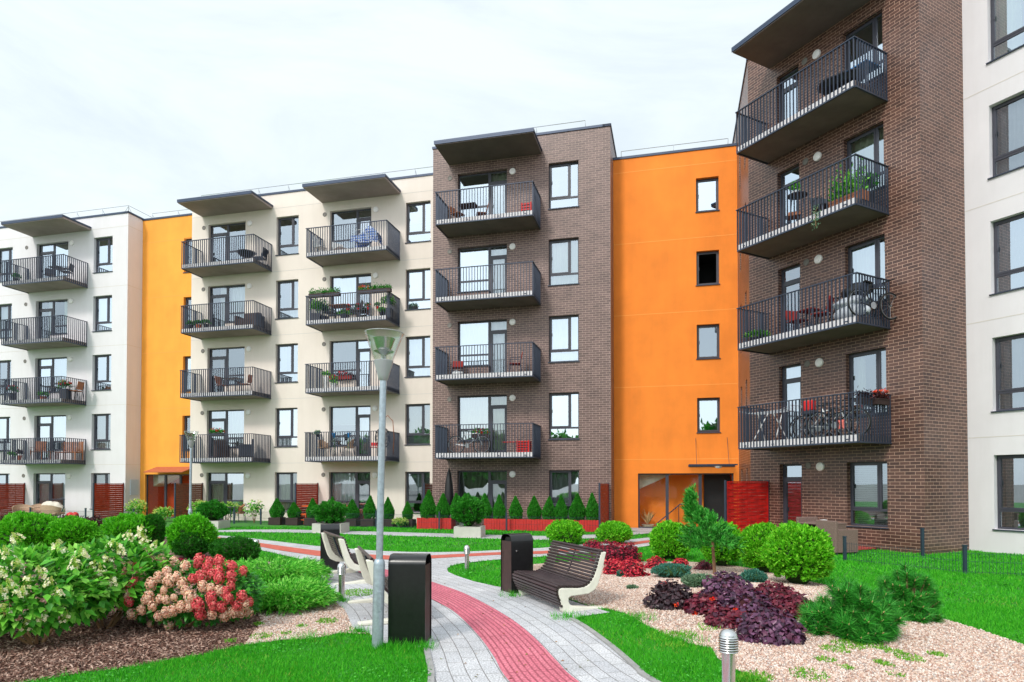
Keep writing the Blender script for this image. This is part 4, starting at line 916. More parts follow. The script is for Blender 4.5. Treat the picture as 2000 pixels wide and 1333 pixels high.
for (x, y, wpx, hpx, label, mt, n, fl) in (
    (1318, 1190, 92, 58, 'blackish purple leafy mound at the left of the dark group on the gravel', L_BLK, 340, 2),
    (1384, 1200, 74, 42, 'dark wine leafy mound with orange red blooms, right of the blackish mound', L_WINE, 260, 4),
    (1432, 1172, 100, 56, 'dark purple leafy mound at the back, below the small blue conifer', L_PUR, 360, 0),
    (1528, 1200, 110, 62, 'purple mound at the back right of the dark leafy group', L_WINE, 380, 2),
    (1562, 1212, 84, 46, 'wine red leafy mound touching the near dwarf pine', L_WINE, 280, 1),
    (1470, 1205, 110, 56, 'broad purple mound in the middle of the dark leafy group', L_PUR, 400, 0),
    (1430, 1226, 80, 36, 'low wine purple mound in front of the broad purple mound', L_WINE, 260, 1),
    (1520, 1258, 116, 68, 'nearest dark purple mound of big leaves, behind the near bollard light', L_PUR, 420, 0)):
    c = G(x, y); r = pxsize(wpx / 2, c); heuchera(label, Vector((c.x, c.y + r * .65, c.z)), r * 1.05, pxsize(hpx, c) * .82, mt, int(n * 1.9), .068, fl, GP)
for (x, y, wpx, hpx, label, mt, n, ls) in (
    (1196, 1104, 84, 50, 'tall crimson leafy shrub behind the right bench back', L_CRIMD, 420, .07), (1232, 1100, 50, 42, 'dark crimson shrub in front of the low round green shrub', L_CRIMD, 260, .07), (1160, 1072, 40, 18, 'low crimson plant between the bench top and the path', L_CRIMD, 160, .07),
    (1205, 1124, 50, 34, 'bright crimson mound beside the upper end of the right bench', L_CRIM, 300, .06), (1238, 1128, 60, 38, 'bright crimson and coral mound at the front of the crimson group', L_CRIM, 360, .06), (1284, 1112, 44, 24, 'low crimson mound left of the blue green cushion', L_CRIM, 240, .06), (1332, 1109, 34, 18, 'small crimson mound behind the blue green cushion', L_CRIM, 200, .055), (1378, 1114, 34, 18, 'small dark red plant just left of the pine trunk', L_WINE, 160, .06)):
    c = G(x, y); r = pxsize(wpx / 2, c); heuchera(label, Vector((c.x, c.y + r * .6, c.z)), r, pxsize(hpx, c) * .95, mt, int(n * 1.5), ls * .75, 0, 'crimson leaved plants')
# crimson ground plants and dark red hedge on the left
c = G(315, 1112)
for i, (x, y, w_, h_, lb) in enumerate(((300, 1108, 60, 24, 'crimson low plants behind the pink flowers, left clump'), (345, 1112, 56, 20, 'crimson low plants behind the pink flowers, right clump'))):
    c = G(x, y); r = pxsize(w_ / 2, c); heuchera(lb, c, r, pxsize(h_, c), L_CRIMD, 260, .06, 0, 'crimson low plants of the left bed', r * .8)
L_HED = leaf_mat('dark_red_hedge_leaf', [(42, 20, 24), (66, 30, 34), (92, 44, 46)], .5, .1)
def hedge(label, pts, wd, h, mt, n, ls):
    P = []; T_ = resample(pts, n); 
    off = RNG.uniform(-1, 1, (n, 1)); z = RNG.uniform(.05, 1, n) ** .6
    P = np.concatenate([T_ + rv(n, .1)[:, :2] + off * np.array([0, wd]), (z * h * (1 - .3 * off[:, 0] ** 2) * (1 + .12 * np.sin(T_[:, 0] * 5)))[:, None]], 1)
    D_ = rv(n, .8); D_[:, 2] += .9
    m = MB(); 
    for a, b in zip(pts[:-1], pts[1:]): m.add([(a[0], a[1] - wd * .6, 0), (b[0], b[1] - wd * .6, 0), (b[0], b[1] + wd * .6, 0), (a[0], a[1] + wd * .6, 0), (a[0], a[1] - wd * .4, h * .7), (b[0], b[1] - wd * .4, h * .7), (b[0], b[1] + wd * .4, h * .7), (a[0], a[1] + wd * .4, h * .7)], [(0, 3, 2, 1), (4, 5, 6, 7), (0, 1, 5, 4), (1, 2, 6, 5), (2, 3, 7, 6), (3, 0, 4, 7)])
    o = nmesh('hedge', [(*leaves(P, D_, ls * RNG.uniform(.6, 1.3, n), ls * .5), 0), (np.array(m.v), np.array(m.f), 1)], [mt, M_INNR]); return tag(o, label, 'hedge')
p1 = W2('W', -38, 22.4); p2 = W2('W', -22.9, 22.4)
hedge('low dark red barberry hedge in front of the rattan seats', [tuple(G(-60, 1043)[:2]), tuple(G(90, 1044)[:2]), tuple(G(188, 1050)[:2])], .45, .58, L_HED, 9000, .10)
# ------------------------------------------------------------ hydrangeas
L_HYD = leaf_mat('hydrangea_leaf', [(34, 104, 22), (74, 160, 40), (114, 196, 60), (160, 222, 96)], .4, .25)
L_HYDD = leaf_mat('hydrangea_leaf_dark', [(28, 96, 26), (50, 132, 36), (80, 164, 52)], .4, .2)
L_CREAM = leaf_mat('cream_petal', [(246, 236, 196), (250, 246, 224), (232, 234, 170), (250, 222, 192)], .6, .3)
L_LIME = leaf_mat('lime_bud', [(176, 206, 72), (206, 222, 110), (226, 234, 150)], .6, .3)
L_PINK = leaf_mat('pink_petal', [(214, 44, 72), (238, 78, 96), (248, 140, 130), (224, 58, 86), (250, 190, 170)], .6, .3)
L_PEACH = leaf_mat('peach_petal', [(252, 210, 168), (255, 238, 206), (244, 168, 140), (255, 248, 232), (238, 140, 116)], .6, .3)
M_STEM = mat('shrub_stem', (150, 112, 78), .8, var=.25, scale=30)
def hydrangea(label, c, stems, cr, rad, nl, heads, hd, mt, lmat, leafL=.11, group=None):
    root = T('hydrangea', label, 'flowering shrub', c, 0, group)
    m = MB()
    for i in range(stems):
        a = 6.28 * i / stems + random.random(); e = Vector((cr[0] + math.cos(a) * rad[0] * .45, cr[1] + math.sin(a) * rad[1] * .45, cr[2] - rad[2] * .2))
        b = Vector((math.cos(a) * .06, math.sin(a) * .06, 0)); mid = b.lerp(e, .5) + Vector((math.cos(a) * .08, math.sin(a) * .05, .04)); m.tube([b, mid, e], [.016, .012, .007], 6)
    m.build('stem', M_STEM, root, True)
    d = sphere_dirs(nl, -.8); P = np.array(cr) + d * np.array(rad) * (RNG.uniform(.3, 1, (nl, 1)) ** .35); D_ = d * .9 + rv(nl, .45); D_[:, 2] += .05
    P[:, 2] = np.maximum(P[:, 2], .06)
    D_[:, 2] -= .12; V_, F = leaves(P, D_, leafL * RNG.uniform(.6, 1.25, nl), leafL * .6, np.tile([0, -.3, 1.], (nl, 1)) + d * .5, .12, .42)
    nmesh('foliage', [(V_, F, 0)], [lmat], root)
    k = 0
    for (hp, r, ax, style) in heads:
        hp = np.array(hp); ax = nrm(np.array(ax, float))
        if style == 'lace':       # loose pointed panicle: limy buds and white four-petalled florets
            n1 = 130; t = RNG.uniform(0, 1, n1); rr = r * .55 * (1 - t * .85); a = RNG.uniform(0, 6.28, n1); s1_ = nrm(np.cross(ax, [.3, .2, .9])); s2_ = np.cross(ax, s1_)
            Q = hp + ax * (t[:, None] * r * 1.9) + (s1_ * np.cos(a)[:, None] + s2_ * np.sin(a)[:, None]) * (rr * RNG.uniform(.5, 1, n1))[:, None]
            ch = [(*leaves(Q, nrm(Q - hp) + rv(n1, .4), r * .16, r * .12), 1)]
            n2 = 11; t = RNG.uniform(0, .9, n2); rr = r * 1.0 * (1 - t * .6); a = RNG.uniform(0, 6.28, n2); o_ = s1_ * np.cos(a)[:, None] + s2_ * np.sin(a)[:, None]
            Q = hp + ax * (t[:, None] * r * 1.7) + o_ * rr[:, None]; nn = nrm(o_ + np.array([0, -.2, .5]) + rv(n2, .3)); t1 = nrm(np.cross(nn, rv(n2))); t2 = np.cross(nn, t1)
            for j in range(4):
                dd = t1 * math.cos(j * 1.571) + t2 * math.sin(j * 1.571); ch.append((*leaves(Q, dd + nn * .15, r * .36, r * .32, nn, .05, .6), 0))
            nmesh('flower_head', ch, [L_CREAM, L_LIME], root)
        else:                     # dense rounded head
            n1 = 170; d = sphere_dirs(n1, -.9); rd = r * np.array([1, 1, 1.0]); s1_ = nrm(np.cross(ax, [.3, .2, .9]))
            Q = hp + d * rd * RNG.uniform(.8, 1.05, (n1, 1)) + ax * (d @ ax)[:, None] * r * .35; t1 = nrm(np.cross(d, rv(n1))); 
            cv, cf = blobmesh(tuple(hp), (r * .5, r * .66, r * .7), 5, .1, k)
            ch = [(cv, cf, 0)]
            t2 = np.cross(d, t1)
            for j in range(2): ch.append((*leaves(Q - (t1 if j == 0 else t2) * r * .17, (t1 if j == 0 else t2) + d * .05, r * .36, r * .30, d, -.1, .5), 0))
            nmesh('flower_head', ch, [style], root)
        k += 1
    return root
def head_px(c0, px, py, dy):   # flower head sitting on the leafy outline of its shrub
    cr, rad = ENV; 
    for _ in range(6):
        r = ray(px, py); k = (c0.y + dy) / r[1]; x, z = r[0] * k - c0.x, HC + r[2] * k - c0.z
        q = 1 - ((x - cr[0]) / rad[0]) ** 2 - ((z - cr[2]) / rad[2]) ** 2; dy = cr[1] - (rad[1] * math.sqrt(q) * 1.04 if q > 0 else 0) - .03
    return (x, dy, z)
c1 = G(70, 1258); ENV = ((-.25, .1, .56), (1.0, .75, .45))
lace = []
for (px, py, dy, s_) in ((10, 1090, .1, 1), (38, 1062, .3, 1), (52, 1142, -.4, .9), (62, 1088, .0, 1.1), (95, 1100, -.1, 1), (8, 1125, -.2, 1), (20, 1155, -.5, 1), (40, 1165, -.6, .9), (5, 1200, -.6, .9), (25, 1205, -.7, .8), (56, 1200, -.6, 1), (72, 1188, -.6, .9), (90, 1150, -.4, 1), (118, 1058, .3, 1), (140, 1072, .2, .9), (110, 1120, -.2, 1), (142, 1110, -.2, .9), (132, 1140, -.4, 1), (152, 1152, -.4, .9), (128, 1172, -.6, 1), (118, 1165, -.5, .8), (160, 1130, -.3, .8), (78, 1128, -.3, .9), (178, 1146, -.3, .8), (50, 1228, -.5, .8), (128, 1210, -.3, .8), (30, 1112, -.2, .9), (2, 1165, -.6, .9), (85, 1212, -.6, .8), (104, 1192, -.6, .9)):
    if len(lace) > 3 and (px * 7 + py) % 4 == 0: continue
    h = head_px(c1, px, py, dy); lace.append((h, .075 * s_, (RNG.uniform(-.4, .5), -.35, .9), 'lace'))
hydrangea('nearest big cream flowered hydrangea at the left edge', c1, 7, (-.25, .1, .56), (1.0, .75, .45), 2700, lace, None, None, L_HYD, .125, 'cream flowered hydrangeas')
c2 = G(205, 1228); lace = []; ENV = ((.06, .1, .62), (.66, .6, .42))
for (px, py, dy, s_) in ((180, 1112, -.2, .9), (196, 1118, -.2, .9), (210, 1100, -.1, .8), (232, 1082, .1, 1), (262, 1066, .2, 1), (275, 1045, .3, 1), (288, 1072, .1, .8), (170, 1160, -.4, .9), (186, 1155, -.4, .9), (196, 1142, -.3, .8), (170, 1185, -.3, .6), (225, 1143, -.3, .9), (210, 1150, -.4, .8), (190, 1130, -.3, .8), (160, 1200, -.3, .7), (250, 1052, .3, .9), (236, 1060, .2, .8), (152, 1120, -.2, .9), (215, 1070, .1, .8)):
    h = head_px(c2, px, py, dy); lace.append((h, .07 * s_, (RNG.uniform(-.3, .6), -.3, .9), 'lace'))
hydrangea('cream flowered hydrangea in front of the round shrubs, left of the pink one', c2, 6, (.06, .1, .62), (.66, .6, .42), 1800, lace, None, None, L_HYD, .12, 'cream flowered hydrangeas')
c3 = G(360, 1225); hd = []; ENV = ((.02, .1, .38), (.88, .52, .38))
for (px, py, dy, r_, st) in ((285, 1085, .1, .055, L_PEACH), (300, 1100, 0, .05, L_PEACH), (272, 1124, -.2, .06, L_PEACH), (295, 1142, -.3, .05, L_PEACH), (252, 1148, -.2, .05, L_PINK), (250, 1108, .0, .05, L_PEACH), (238, 1120, .0, .045, L_PEACH), (330, 1136, -.3, .055, L_PEACH), (326, 1118, -.2, .045, L_PEACH), (345, 1128, -.3, .045, L_PEACH), (356, 1140, -.3, .045, L_PEACH), (362, 1108, -.1, .05, L_PEACH), (378, 1104, .0, .05, L_PINK), (390, 1095, .1, .055, L_PINK), (408, 1100, .1, .05, L_PINK), (428, 1098, .1, .055, L_PINK), (442, 1110, .1, .05, L_PINK), (455, 1108, .1, .045, L_PINK), (425, 1120, -.1, .055, L_PINK), (412, 1124, -.1, .045, L_PINK), (428, 1132, -.2, .05, L_PINK), (448, 1128, .0, .05, L_PINK), (392, 1128, -.2, .055, L_PINK), (376, 1132, -.2, .04, L_PINK), (396, 1146, -.3, .045, L_PEACH), (412, 1150, -.3, .04, L_PEACH), (428, 1154, -.3, .04, L_PEACH), (450, 1146, -.1, .04, L_PINK), (372, 1168, -.3, .055, L_PEACH), (354, 1186, -.4, .045, L_PEACH), (370, 1186, -.4, .04, L_PEACH), (326, 1196, -.5, .045, L_PEACH), (338, 1192, -.5, .045, L_PEACH), (310, 1204, -.4, .04, L_PEACH), (330, 1222, -.5, .04, L_PEACH), (324, 1232, -.5, .035, L_PEACH), (304, 1240, -.4, .04, L_PEACH), (292, 1220, -.4, .03, L_PEACH), (258, 1200, -.2, .045, L_PEACH), (276, 1192, -.3, .04, L_PEACH), (236, 1184, -.1, .035, L_PEACH), (252, 1176, -.2, .04, L_PINK), (250, 1162, -.2, .04, L_PEACH), (290, 1168, -.4, .05, L_PEACH), (298, 1184, -.4, .04, L_PEACH), (284, 1174, -.3, .035, L_PEACH), (312, 1170, -.4, .035, L_PEACH), (324, 1172, -.4, .035, L_PEACH), (320, 1154, -.4, .03, L_PEACH), (340, 1168, -.4, .03, L_PEACH), (386, 1184, -.3, .06, L_PINK), (392, 1200, -.3, .05, L_PINK), (412, 1168, -.3, .05, L_PINK), (416, 1184, -.3, .05, L_PINK), (414, 1200, -.3, .045, L_PEACH), (432, 1186, -.2, .045, L_PINK), (446, 1170, -.1, .045, L_PINK), (438, 1202, -.2, .05, L_PEACH), (454, 1196, -.2, .05, L_PEACH), (472, 1166, .0, .05, L_PINK), (478, 1180, .0, .045, L_PEACH), (486, 1176, 0, .04, L_PINK), (470, 1196, -.1, .045, L_PEACH), (488, 1194, 0, .045, L_PEACH), (462, 1184, -.1, .045, L_PINK), (440, 1158, -.1, .045, L_PINK), (270, 1104, 0, .045, L_PINK), (315, 1096, 0, .05, L_PEACH), (340, 1100, 0, .05, L_PEACH), (262, 1138, -.2, .04, L_PINK), (310, 1128, -.2, .045, L_PEACH), (362, 1154, -.3, .04, L_PEACH), (402, 1112, 0, .05, L_PINK), (460, 1122, .1, .045, L_PINK)):
    hd.append((head_px(c3, px, py, dy), r_ * 1.3, (0, -.3, 1), st))
hydrangea('low hydrangea with pink, coral and peach round flower heads in front of the junipers', c3, 6, (.02, .1, .38), (.88, .52, .38), 2400, hd, None, None, L_HYDD, .085)
# ------------------------------------------------------------ pines
L_NEED = leaf_mat('pine_needle', [(16, 88, 24), (34, 126, 34), (60, 164, 48), (104, 196, 80)], .4, .15)
M_BUD = mat('pine_bud', (206, 170, 120), .7)
def mugo(label, c, tufts, r, L=.13, nn=170):
    root = T('dwarf_pine', label, 'pine', c, 0, 'dwarf pines in the right bed')
    P = []; D_ = []; bd = MB(); st = MB()
    for (p, a) in tufts:
        p = np.array(p); a = nrm(np.array(a, float)); n = nn; d = nrm(rv(n)); t = RNG.uniform(0, 1, (n, 1))
        dd = nrm(d - a * (d @ a)[:, None] * 1.0 + a * RNG.uniform(.15, 1.0, (n, 1))); P.append(p - a * t * L * .9); D_.append(dd)
        bd.lathe([(.0, -.01), (.009, 0), (.007, .02), (0, .03)], 5, c=(p[0], p[1])) if False else bd.tube([tuple(p), tuple(p + a * .022)], [.008, .004], 5)
        st.tube([(p[0] * .15, p[1] * .15, .02), tuple(p * .6 + np.array([0, 0, -.02])), tuple(p)], [.02, .014, .007], 5)
    P = np.concatenate(P); D_ = np.concatenate(D_)
    cv, cf = blobmesh((0, 0, r * .5), (r * .5, r * .45, r * .4), 8, .1, 4)
    nmesh('foliage', [(cv, cf, 1), (*tris(P, D_, L * RNG.uniform(.7, 1.15, len(P)), .0075), 0)], [L_NEED, M_INN], root)
    b0 = len(st.v); st.v += bd.v; st.f += [tuple(i + b0 for i in f) for f in bd.f]; st.m += [1] * len(bd.f); st.build('branch', [M_BARK, M_BUD], root); return root
def tuft_cloud(rad, n, zmin=.0):
    out = []
    while len(out) < n:
        d = sphere_dirs(1, zmin)[0]; k = random.uniform(.55, 1.0); p = d * np.array(rad) * k; p[2] = abs(p[2]) + .05; out.append((p, d * .7 + np.array([0, -.25, .7])))
    return out
c = G(1706, 1262); mugo('nearest dwarf mountain pine with long fresh needles, right of the purple mounds', Vector((c.x, c.y + .42, c.z)), tuft_cloud((.56, .46, .54), 165), .5, .14, 210)
c = G(1806, 1222); mugo('second dwarf mountain pine, taller and behind the first on the lawn edge', Vector((c.x, c.y + .35, c.z)), tuft_cloud((.38, .36, .62), 110), .4, .12, 190)
# small standard conifer
c = G(1396, 1124); tr = T('conifer_sapling', 'small conifer tree on a thin bare trunk in the right gravel bed', 'tree', c)
m = MB(); m.tube([(0, 0, -.02), (-.02, 0, .35), (-.05, .0, .75), (-.12, 0, 1.1), (-.32, 0, 1.35), (-.40, 0, 1.52)], [.035, .03, .026, .02, .012, .006], 8); m.build('trunk', M_BARK, tr, True)
P = []; D_ = []
L_FIR = leaf_mat('fir_green', [(24, 108, 24), (44, 146, 40), (76, 180, 60), (120, 208, 96)], .45, .2)
for i in range(330):
    t = random.random(); 
    if t < .82:
        a = random.uniform(0, 6.28); rr = random.random() ** .5; z = random.uniform(0, 1); w_ = .50 * (1 - z) ** .7 + .05
        p = np.array([-.05 - .30 * z + math.cos(a) * w_ * rr, math.sin(a) * w_ * rr * .9, .52 + z * .72])
    else:
        z = random.random(); p = np.array([-.40 + random.uniform(-.07, .07) * (1.4 - z), random.uniform(-.07, .07), 1.2 + z * .34])
    o_ = np.array([p[0] + .1, p[1], .3 + random.uniform(-.2, .3)]); P.append(p); D_.append(o_)
P = np.array(P); D_ = np.array(D_)
nmesh('crown', [(*frond_set(P, D_, 16, .15, .016, 1.0), 0), (*frond_set(P + rv(len(P), .03), D_ + rv(len(P), .3), 16, .13, .016, 1.0), 0)], [L_FIR], tr)
# ------------------------------------------------------------ thuja row along the terraces
L_THU = leaf_mat('thuja_row', [(28, 104, 24), (46, 136, 32), (76, 168, 46)], .5, .25)
def cone_mesh(seed, n=1500):
    global RNG
    z = RNG.uniform(0, 1, n) ** .9; a = RNG.uniform(0, 6.28, n); w_ = np.minimum(1, (1 - z) * 1.55 + .04) * (1 - .25 * (1 - z) ** 6)
    P = np.stack([np.cos(a) * w_, np.sin(a) * w_, z], 1) * [.5, .5, 1] * RNG.uniform(.8, 1.05, (n, 1)) ** [1, 1, 0]
    D_ = np.stack([np.cos(a) * .45, np.sin(a) * .45, np.ones(n)], 1) + rv(n, .25)
    V_, F = frond_set(P - D_ * .02, D_, 6, .11, .04); cv, cf = blobmesh((0, 0, .42), (.36, .36, .42), 8, .03, seed)
    cv[:, :2] *= np.clip((1.05 - cv[:, 2:3]) * 1.6, 0, 1)
    o = nmesh('thuja', [(V_, F, 0), (cv, cf, 1)], [L_THU, M_INN]); me = o.data; bpy.data.objects.remove(o); return me
CM = [cone_mesh(i) for i in range(3)]
DW = 23.9
thu = [(542, 976, 1016, 24, 'b'), (575.5, 983, 1018, 24, 'b'), (611.5, 976, 1018, 24, 'b'), (649, 973, 1018, 20, 'b'), (688, 978, 1018, 24, 'b'), (721.7, 971, 1018, 22, 'b'), (759, 974, 1018, 23, 'b'), (796.7, 982, 1018, 20, 'b'),
       (836, 961, 1016, 28, 'r'), (865, 967, 1016, 25, 'r'), (893, 967, 1016, 26, 'r'), (917, 966, 1016, 28, 'r'), (947, 967, 1017, 25, 'r'), (975.6, 969, 1017, 22, 'r'), (1008, 972, 1018, 26, 'r'), (1043.6, 972, 1018, 26, 'r'), (1071, 973, 1018, 26, 'r'), (1096, 971, 1019, 26, 'r'), (1127, 968, 1019, 31, 'r'), (1157.5, 967, 1019, 27, 'r')]
desc = {0: 'leftmost cone thuja in a brown box, beside the window of the cream block', 7: 'last boxed cone thuja before the red planters, right of the near lamp post', 8: 'tallest cone thuja, at the left end of the red planters', 19: 'rightmost cone thuja of the red planters, next to the woven screen'}
num = ['first', 'second', 'third', 'fourth', 'fifth', 'sixth', 'seventh', 'eighth', 'ninth', 'tenth', 'eleventh', 'twelfth']
for i, (x, yt, yb, wpx, ty) in enumerate(thu):
    d_ = 23.6 if ty == 'r' else 24.3; u = U('W', d_, x); zb = .40 if ty == 'r' else .30; p = W3('W', u, d_, zb); zt = V('W', d_, x, yt); s_ = pxsize(wpx, p)
    o = bpy.data.objects.new('cone_thuja', CM[i % 3]); link(o); o.location = p; o.scale = (s_ * random.uniform(.92, 1.12), s_ * random.uniform(.92, 1.12), zt - zb); o.rotation_euler = (random.uniform(-.05, .05), random.uniform(-.05, .05), i * 1.3)
    lb = desc.get(i) or ('%s cone thuja from the left among the ones in dark boxes' % num[i] if ty == 'b' else '%s cone thuja from the left among those in the red planters' % num[i - 8])
    tag(o, lb, 'conifer', 'cone shaped thujas along the terraces')
    if ty == 'b':
        t = T('planter_box', 'dark brown wooden box holding the %s cone thuja from the left' % num[i], 'planter', W3('W', u, d_, 0), -TH['W'], 'dark boxes under the thujas')
        m = MB(); m.box(-.28, .28, -.22, .22, 0, .31); b_ = m.build('box', M_DARKBOX, t, bevel=.01)
        m = MB(); m.box(-.29, .29, -.23, -.222, .26, .30); m.box(-.29, .29, -.23, -.222, .02, .06); m.box(-.25, .25, -.19, .19, .312, .32); m.build('trim', M_DARKBOX, t)
for (xa, xb, lb) in ((818, 885, 'left red slatted planter box, left of the concrete planter'), (948, 1170, 'long red slatted planter box under the row of thujas')):
    ua, ub = U('W', 23.6, xa), U('W', 23.6, xb); t = T('red_planter', lb, 'planter', W3('W', ua, 23.6, 0), -TH['W'], 'red planters')
    L = ub - ua; m = MB(); m.box(0, L, -.18, .30, 0, .40); m.build('box', M_REDBOX, t)
    m = MB(); k = int(L / .10)
    for i in range(k): m.box(i * L / k + .006, (i + 1) * L / k - .006, -.205, -.182, .01, .43)
    m.build('slat_front', M_REDBOX, t); m = MB(); m.box(.03, L - .03, -.15, .27, .402, .41); m.build('soil', M_INN, t)
# concrete planters with mountain pines
def planter(label, x0, x1, ybase, hb, wb, hbush, mt, lab2, dcor=None):
    c0 = G(x0, ybase); c1 = G(x1, ybase); dv = (c1 - c0); L = dv.length; t = T('concrete_planter', label, 'planter', c0, -TH['W'] * .6, 'pale concrete planters')
    m = MB(); m.box(0, L, 0, wb, 0, hb - .001); m.box(0, L, 0, .07, hb, hb + .02) ; m.box(0, L, wb - .07, wb, hb, hb + .02); m.box(0, .07, .07, wb - .07, hb, hb + .02); m.box(L - .07, L, .07, wb - .07, hb, hb + .02); m.build('trough', M_PLANTER, t, bevel=.012)
    m = MB(); m.box(.07, L - .07, .07, wb - .07, hb, hb + .006); m.build('soil', M_INN, t)
    q = t.location + Vector((L / 2, wb / 2, hb)); ball('planter_pine', lab2, q, L * .52, wb * .62, hbush, mt, 1300, .12, 'bushes in the concrete planters', 'shrub', .12)
planter('pale concrete planter in front of the brown brick block', 886, 940, 1051, .34, .8, .95, L_THU, 'loose green pine filling the planter by the brick block')
planter('pale concrete planter behind the far left bench', 609, 668, 1042, .32, .8, .78, L_THU, 'green pine in the planter behind the far left bench')
planter('pale concrete planter near the far street lamp', 382, 430, 1034, .3, .8, .72, L_THU, 'dark green bush in the planter near the far street lamp')
def flowering(label, x, d_, zt, wpx, n, mt=L_HYD, fl=L_LIME, nf=60):
    u = U('W', d_, x); p = W3('W', u, d_, 0); r = pxsize(wpx / 2, p); t = T('garden_shrub', label, 'shrub', p, 0, 'young shrubs by the terraces'); m = MB()
    for i in range(4): a = i * 1.6; m.tube([(0, 0, 0), (math.cos(a) * r * .3, math.sin(a) * r * .3, zt * .5), (math.cos(a) * r * .6, math.sin(a) * r * .6, zt * .85)], [.014, .01, .005], 5)
    m.build('stem', M_STEM, t); q = sphere_dirs(n, -.8) * [r, r, zt * .42] * RNG.uniform(.3, 1, (n, 1)) + [0, 0, zt * .62]
    F0 = leaves(q, rv(n), .13, .07); q = sphere_dirs(nf, 0) * [r, r, zt * .42] + [0, 0, zt * .64]; q = np.repeat(q, 6, 0) + rv(nf * 6, .03)
    nmesh('foliage', [(*F0, 0), (*leaves(q, rv(len(q)), .05, .04), 1)], [mt, fl], t)
flowering('thin young shrub with cream flowers against the cream wall', 497, 25.0, .98, 36, 170, L_HYD, L_CREAM, 26)
flowering('green shrub with lime blooms beside the metal terrace table', 445, 25.6, .85, 44, 420)
flowering('small leafy shrub before the left orange block corner', 267, 24.8, .95, 34, 260)
flowering('low shrub with pale green flower heads at the left orange entrance', 322, 25.0, .62, 36, 260)
flowering('leafy shrub left of the planter by the far street lamp', 392, 25.3, .9, 40, 420)
flowering('small pale flowering plant beside the last boxed thuja', 783, 23.9, .35, 30, 160)
# trees standing behind the camera, seen only mirrored in the window panes
ch = []
for i in range(20):
    x = -62 + i * 5.6 + random.uniform(-1, 1); y = -26 + random.uniform(-4, 3); h = random.uniform(7, 11.5); q = sphere_dirs(500, -.7) * [3.3, 3, h * .42] * RNG.uniform(.7, 1, (500, 1)) + [x, y, h * .55]; ch.append((*leaves(q, rv(500), .9, .6), 0))
    cv, cf = blobmesh((x, y, h * .52), (2.6, 2.4, h * .38), 8, .1, i); ch.append((cv, cf, 1))
o = nmesh('wood', ch, [L_THU, M_INN]); tag(o, 'line of green trees across the courtyard, mirrored in the lower windows', 'trees', kind='stuff')
#OBJECTS

# ------------------------------------------------------------ benches
def bench(label, p0, dirv, perp):
    """p0 = front foot of the leg at the dirv end; bench runs back along -dirv; perp points to the rear of the seat"""
    rz = math.atan2(perp[1], perp[0]) - math.pi / 2      # local y -> perp
    t = T('park_bench', label, 'bench', (p0[0], p0[1], .018), rz, 'slatted benches along the path')
    front = [(0, 0), (-.045, .12), (-.08, .22), (-.092, .30), (-.085, .345), (-.045, .362)]
    prof = [(0, 0), (-.03, .10), (-.06, .19), (-.08, .27), (-.075, .32), (-.04, .34), (.10, .335), (.22, .325), (.32, .335), (.39, .37), (.46, .47), (.51, .60), (.56, .76), (.575, .80), (.655, .80), (.62, .66), (.575, .50), (.53, .37), (.48, .29), (.38, .24), (.20, .228), (.11, .224), (.075, .20), (.075, .15), (.10, .105), (.16, .082), (.40, .055), (.75, .035), (.75, 0)]
    Lb = 1.62; sgn = 1
    for x in (0.0, -Lb + .12):
        m = MB(); m.prism([(y, z) for y, z in prof], x - .12 + .12 * 0, x + .0); m.build('leg', M_BCONC, t, bevel=.012)
    path = [(-.018, .075), (-.04, .125), (-.065, .18), (-.09, .235), (-.10, .29), (-.10, .335), (-.06, .362), (.0, .362), (.06, .358), (.12, .354), (.18, .347), (.24, .347), (.30, .356), (.355, .378), (.40, .415), (.437, .465), (.463, .52), (.484, .575), (.504, .63), (.524, .685), (.543, .74), (.562, .795), (.61, .828)]
    pts = [Vector((0, y, z)) for y, z in smoothline([(y, z) for y, z in path], 6)]; d = [0]
    for a, b in zip(pts[:-1], pts[1:]): d.append(d[-1] + (b - a).length)
    k = 27
    seat = MB(); back = MB()
    for i in range(k):
        s_ = d[-1] * (i + .5) / k; j = max(q for q in range(len(d)) if d[q] <= s_); j = min(j, len(pts) - 2); f = (s_ - d[j]) / (d[j + 1] - d[j]); c = pts[j].lerp(pts[j + 1], f); tg = (pts[j + 1] - pts[j]).normalized(); nr = Vector((0, -tg.z, tg.y))
        w_, h_ = .0175, .017; e_ = random.uniform(-.004, .004)
        mb = back if c.z > .40 else seat
        q = [c - tg * w_ - nr * h_, c + tg * w_ - nr * h_, c + tg * w_ + nr * h_ * .5, c + tg * w_ * .6 + nr * h_, c - tg * w_ * .6 + nr * h_, c - tg * w_ + nr * h_ * .5]
        mb.prism([(v.y, v.z) for v in q], -Lb - .0 + .005 + e_, -.003 + e_)
    s_o = seat.build('seat', M_SLAT, t); b_o = back.build('backrest', M_SLAT, t)
    m = MB()
    for x in (-Lb * .5,):
        m.tube([(x, y + .022, z - .022) for y, z in path[2:-1]], .012, 6)
    m.build('support_strap', M_METAL, t); return t
bench('dark slatted bench with white curved legs on the right side of the path', (.70, 8.80), (.36, -.93), (.93, .36)) if False else None
def bench_from(label, front_foot, along):      # along: unit vector from the far leg to this leg
    a = Vector(along).normalized(); return bench(label, front_foot, a, None)
def place_bench(label, foot_near, foot_far, rear_left):
    """feet fronts; rear_left: whether the rear is on the left of near->far direction"""
    a = (Vector(foot_near) - Vector(foot_far)).normalized()      # towards camera
    rear = Vector((-a.y, a.x)) if not rear_left else Vector((a.y, -a.x))
    # local frame: y = rear, x = y rotated by -90deg
    xax = Vector((rear.y, -rear.x))
    p0 = Vector(foot_near) if xax.dot(a) > 0 else Vector(foot_far)
    return bench(label, p0, None, (rear.x, rear.y))
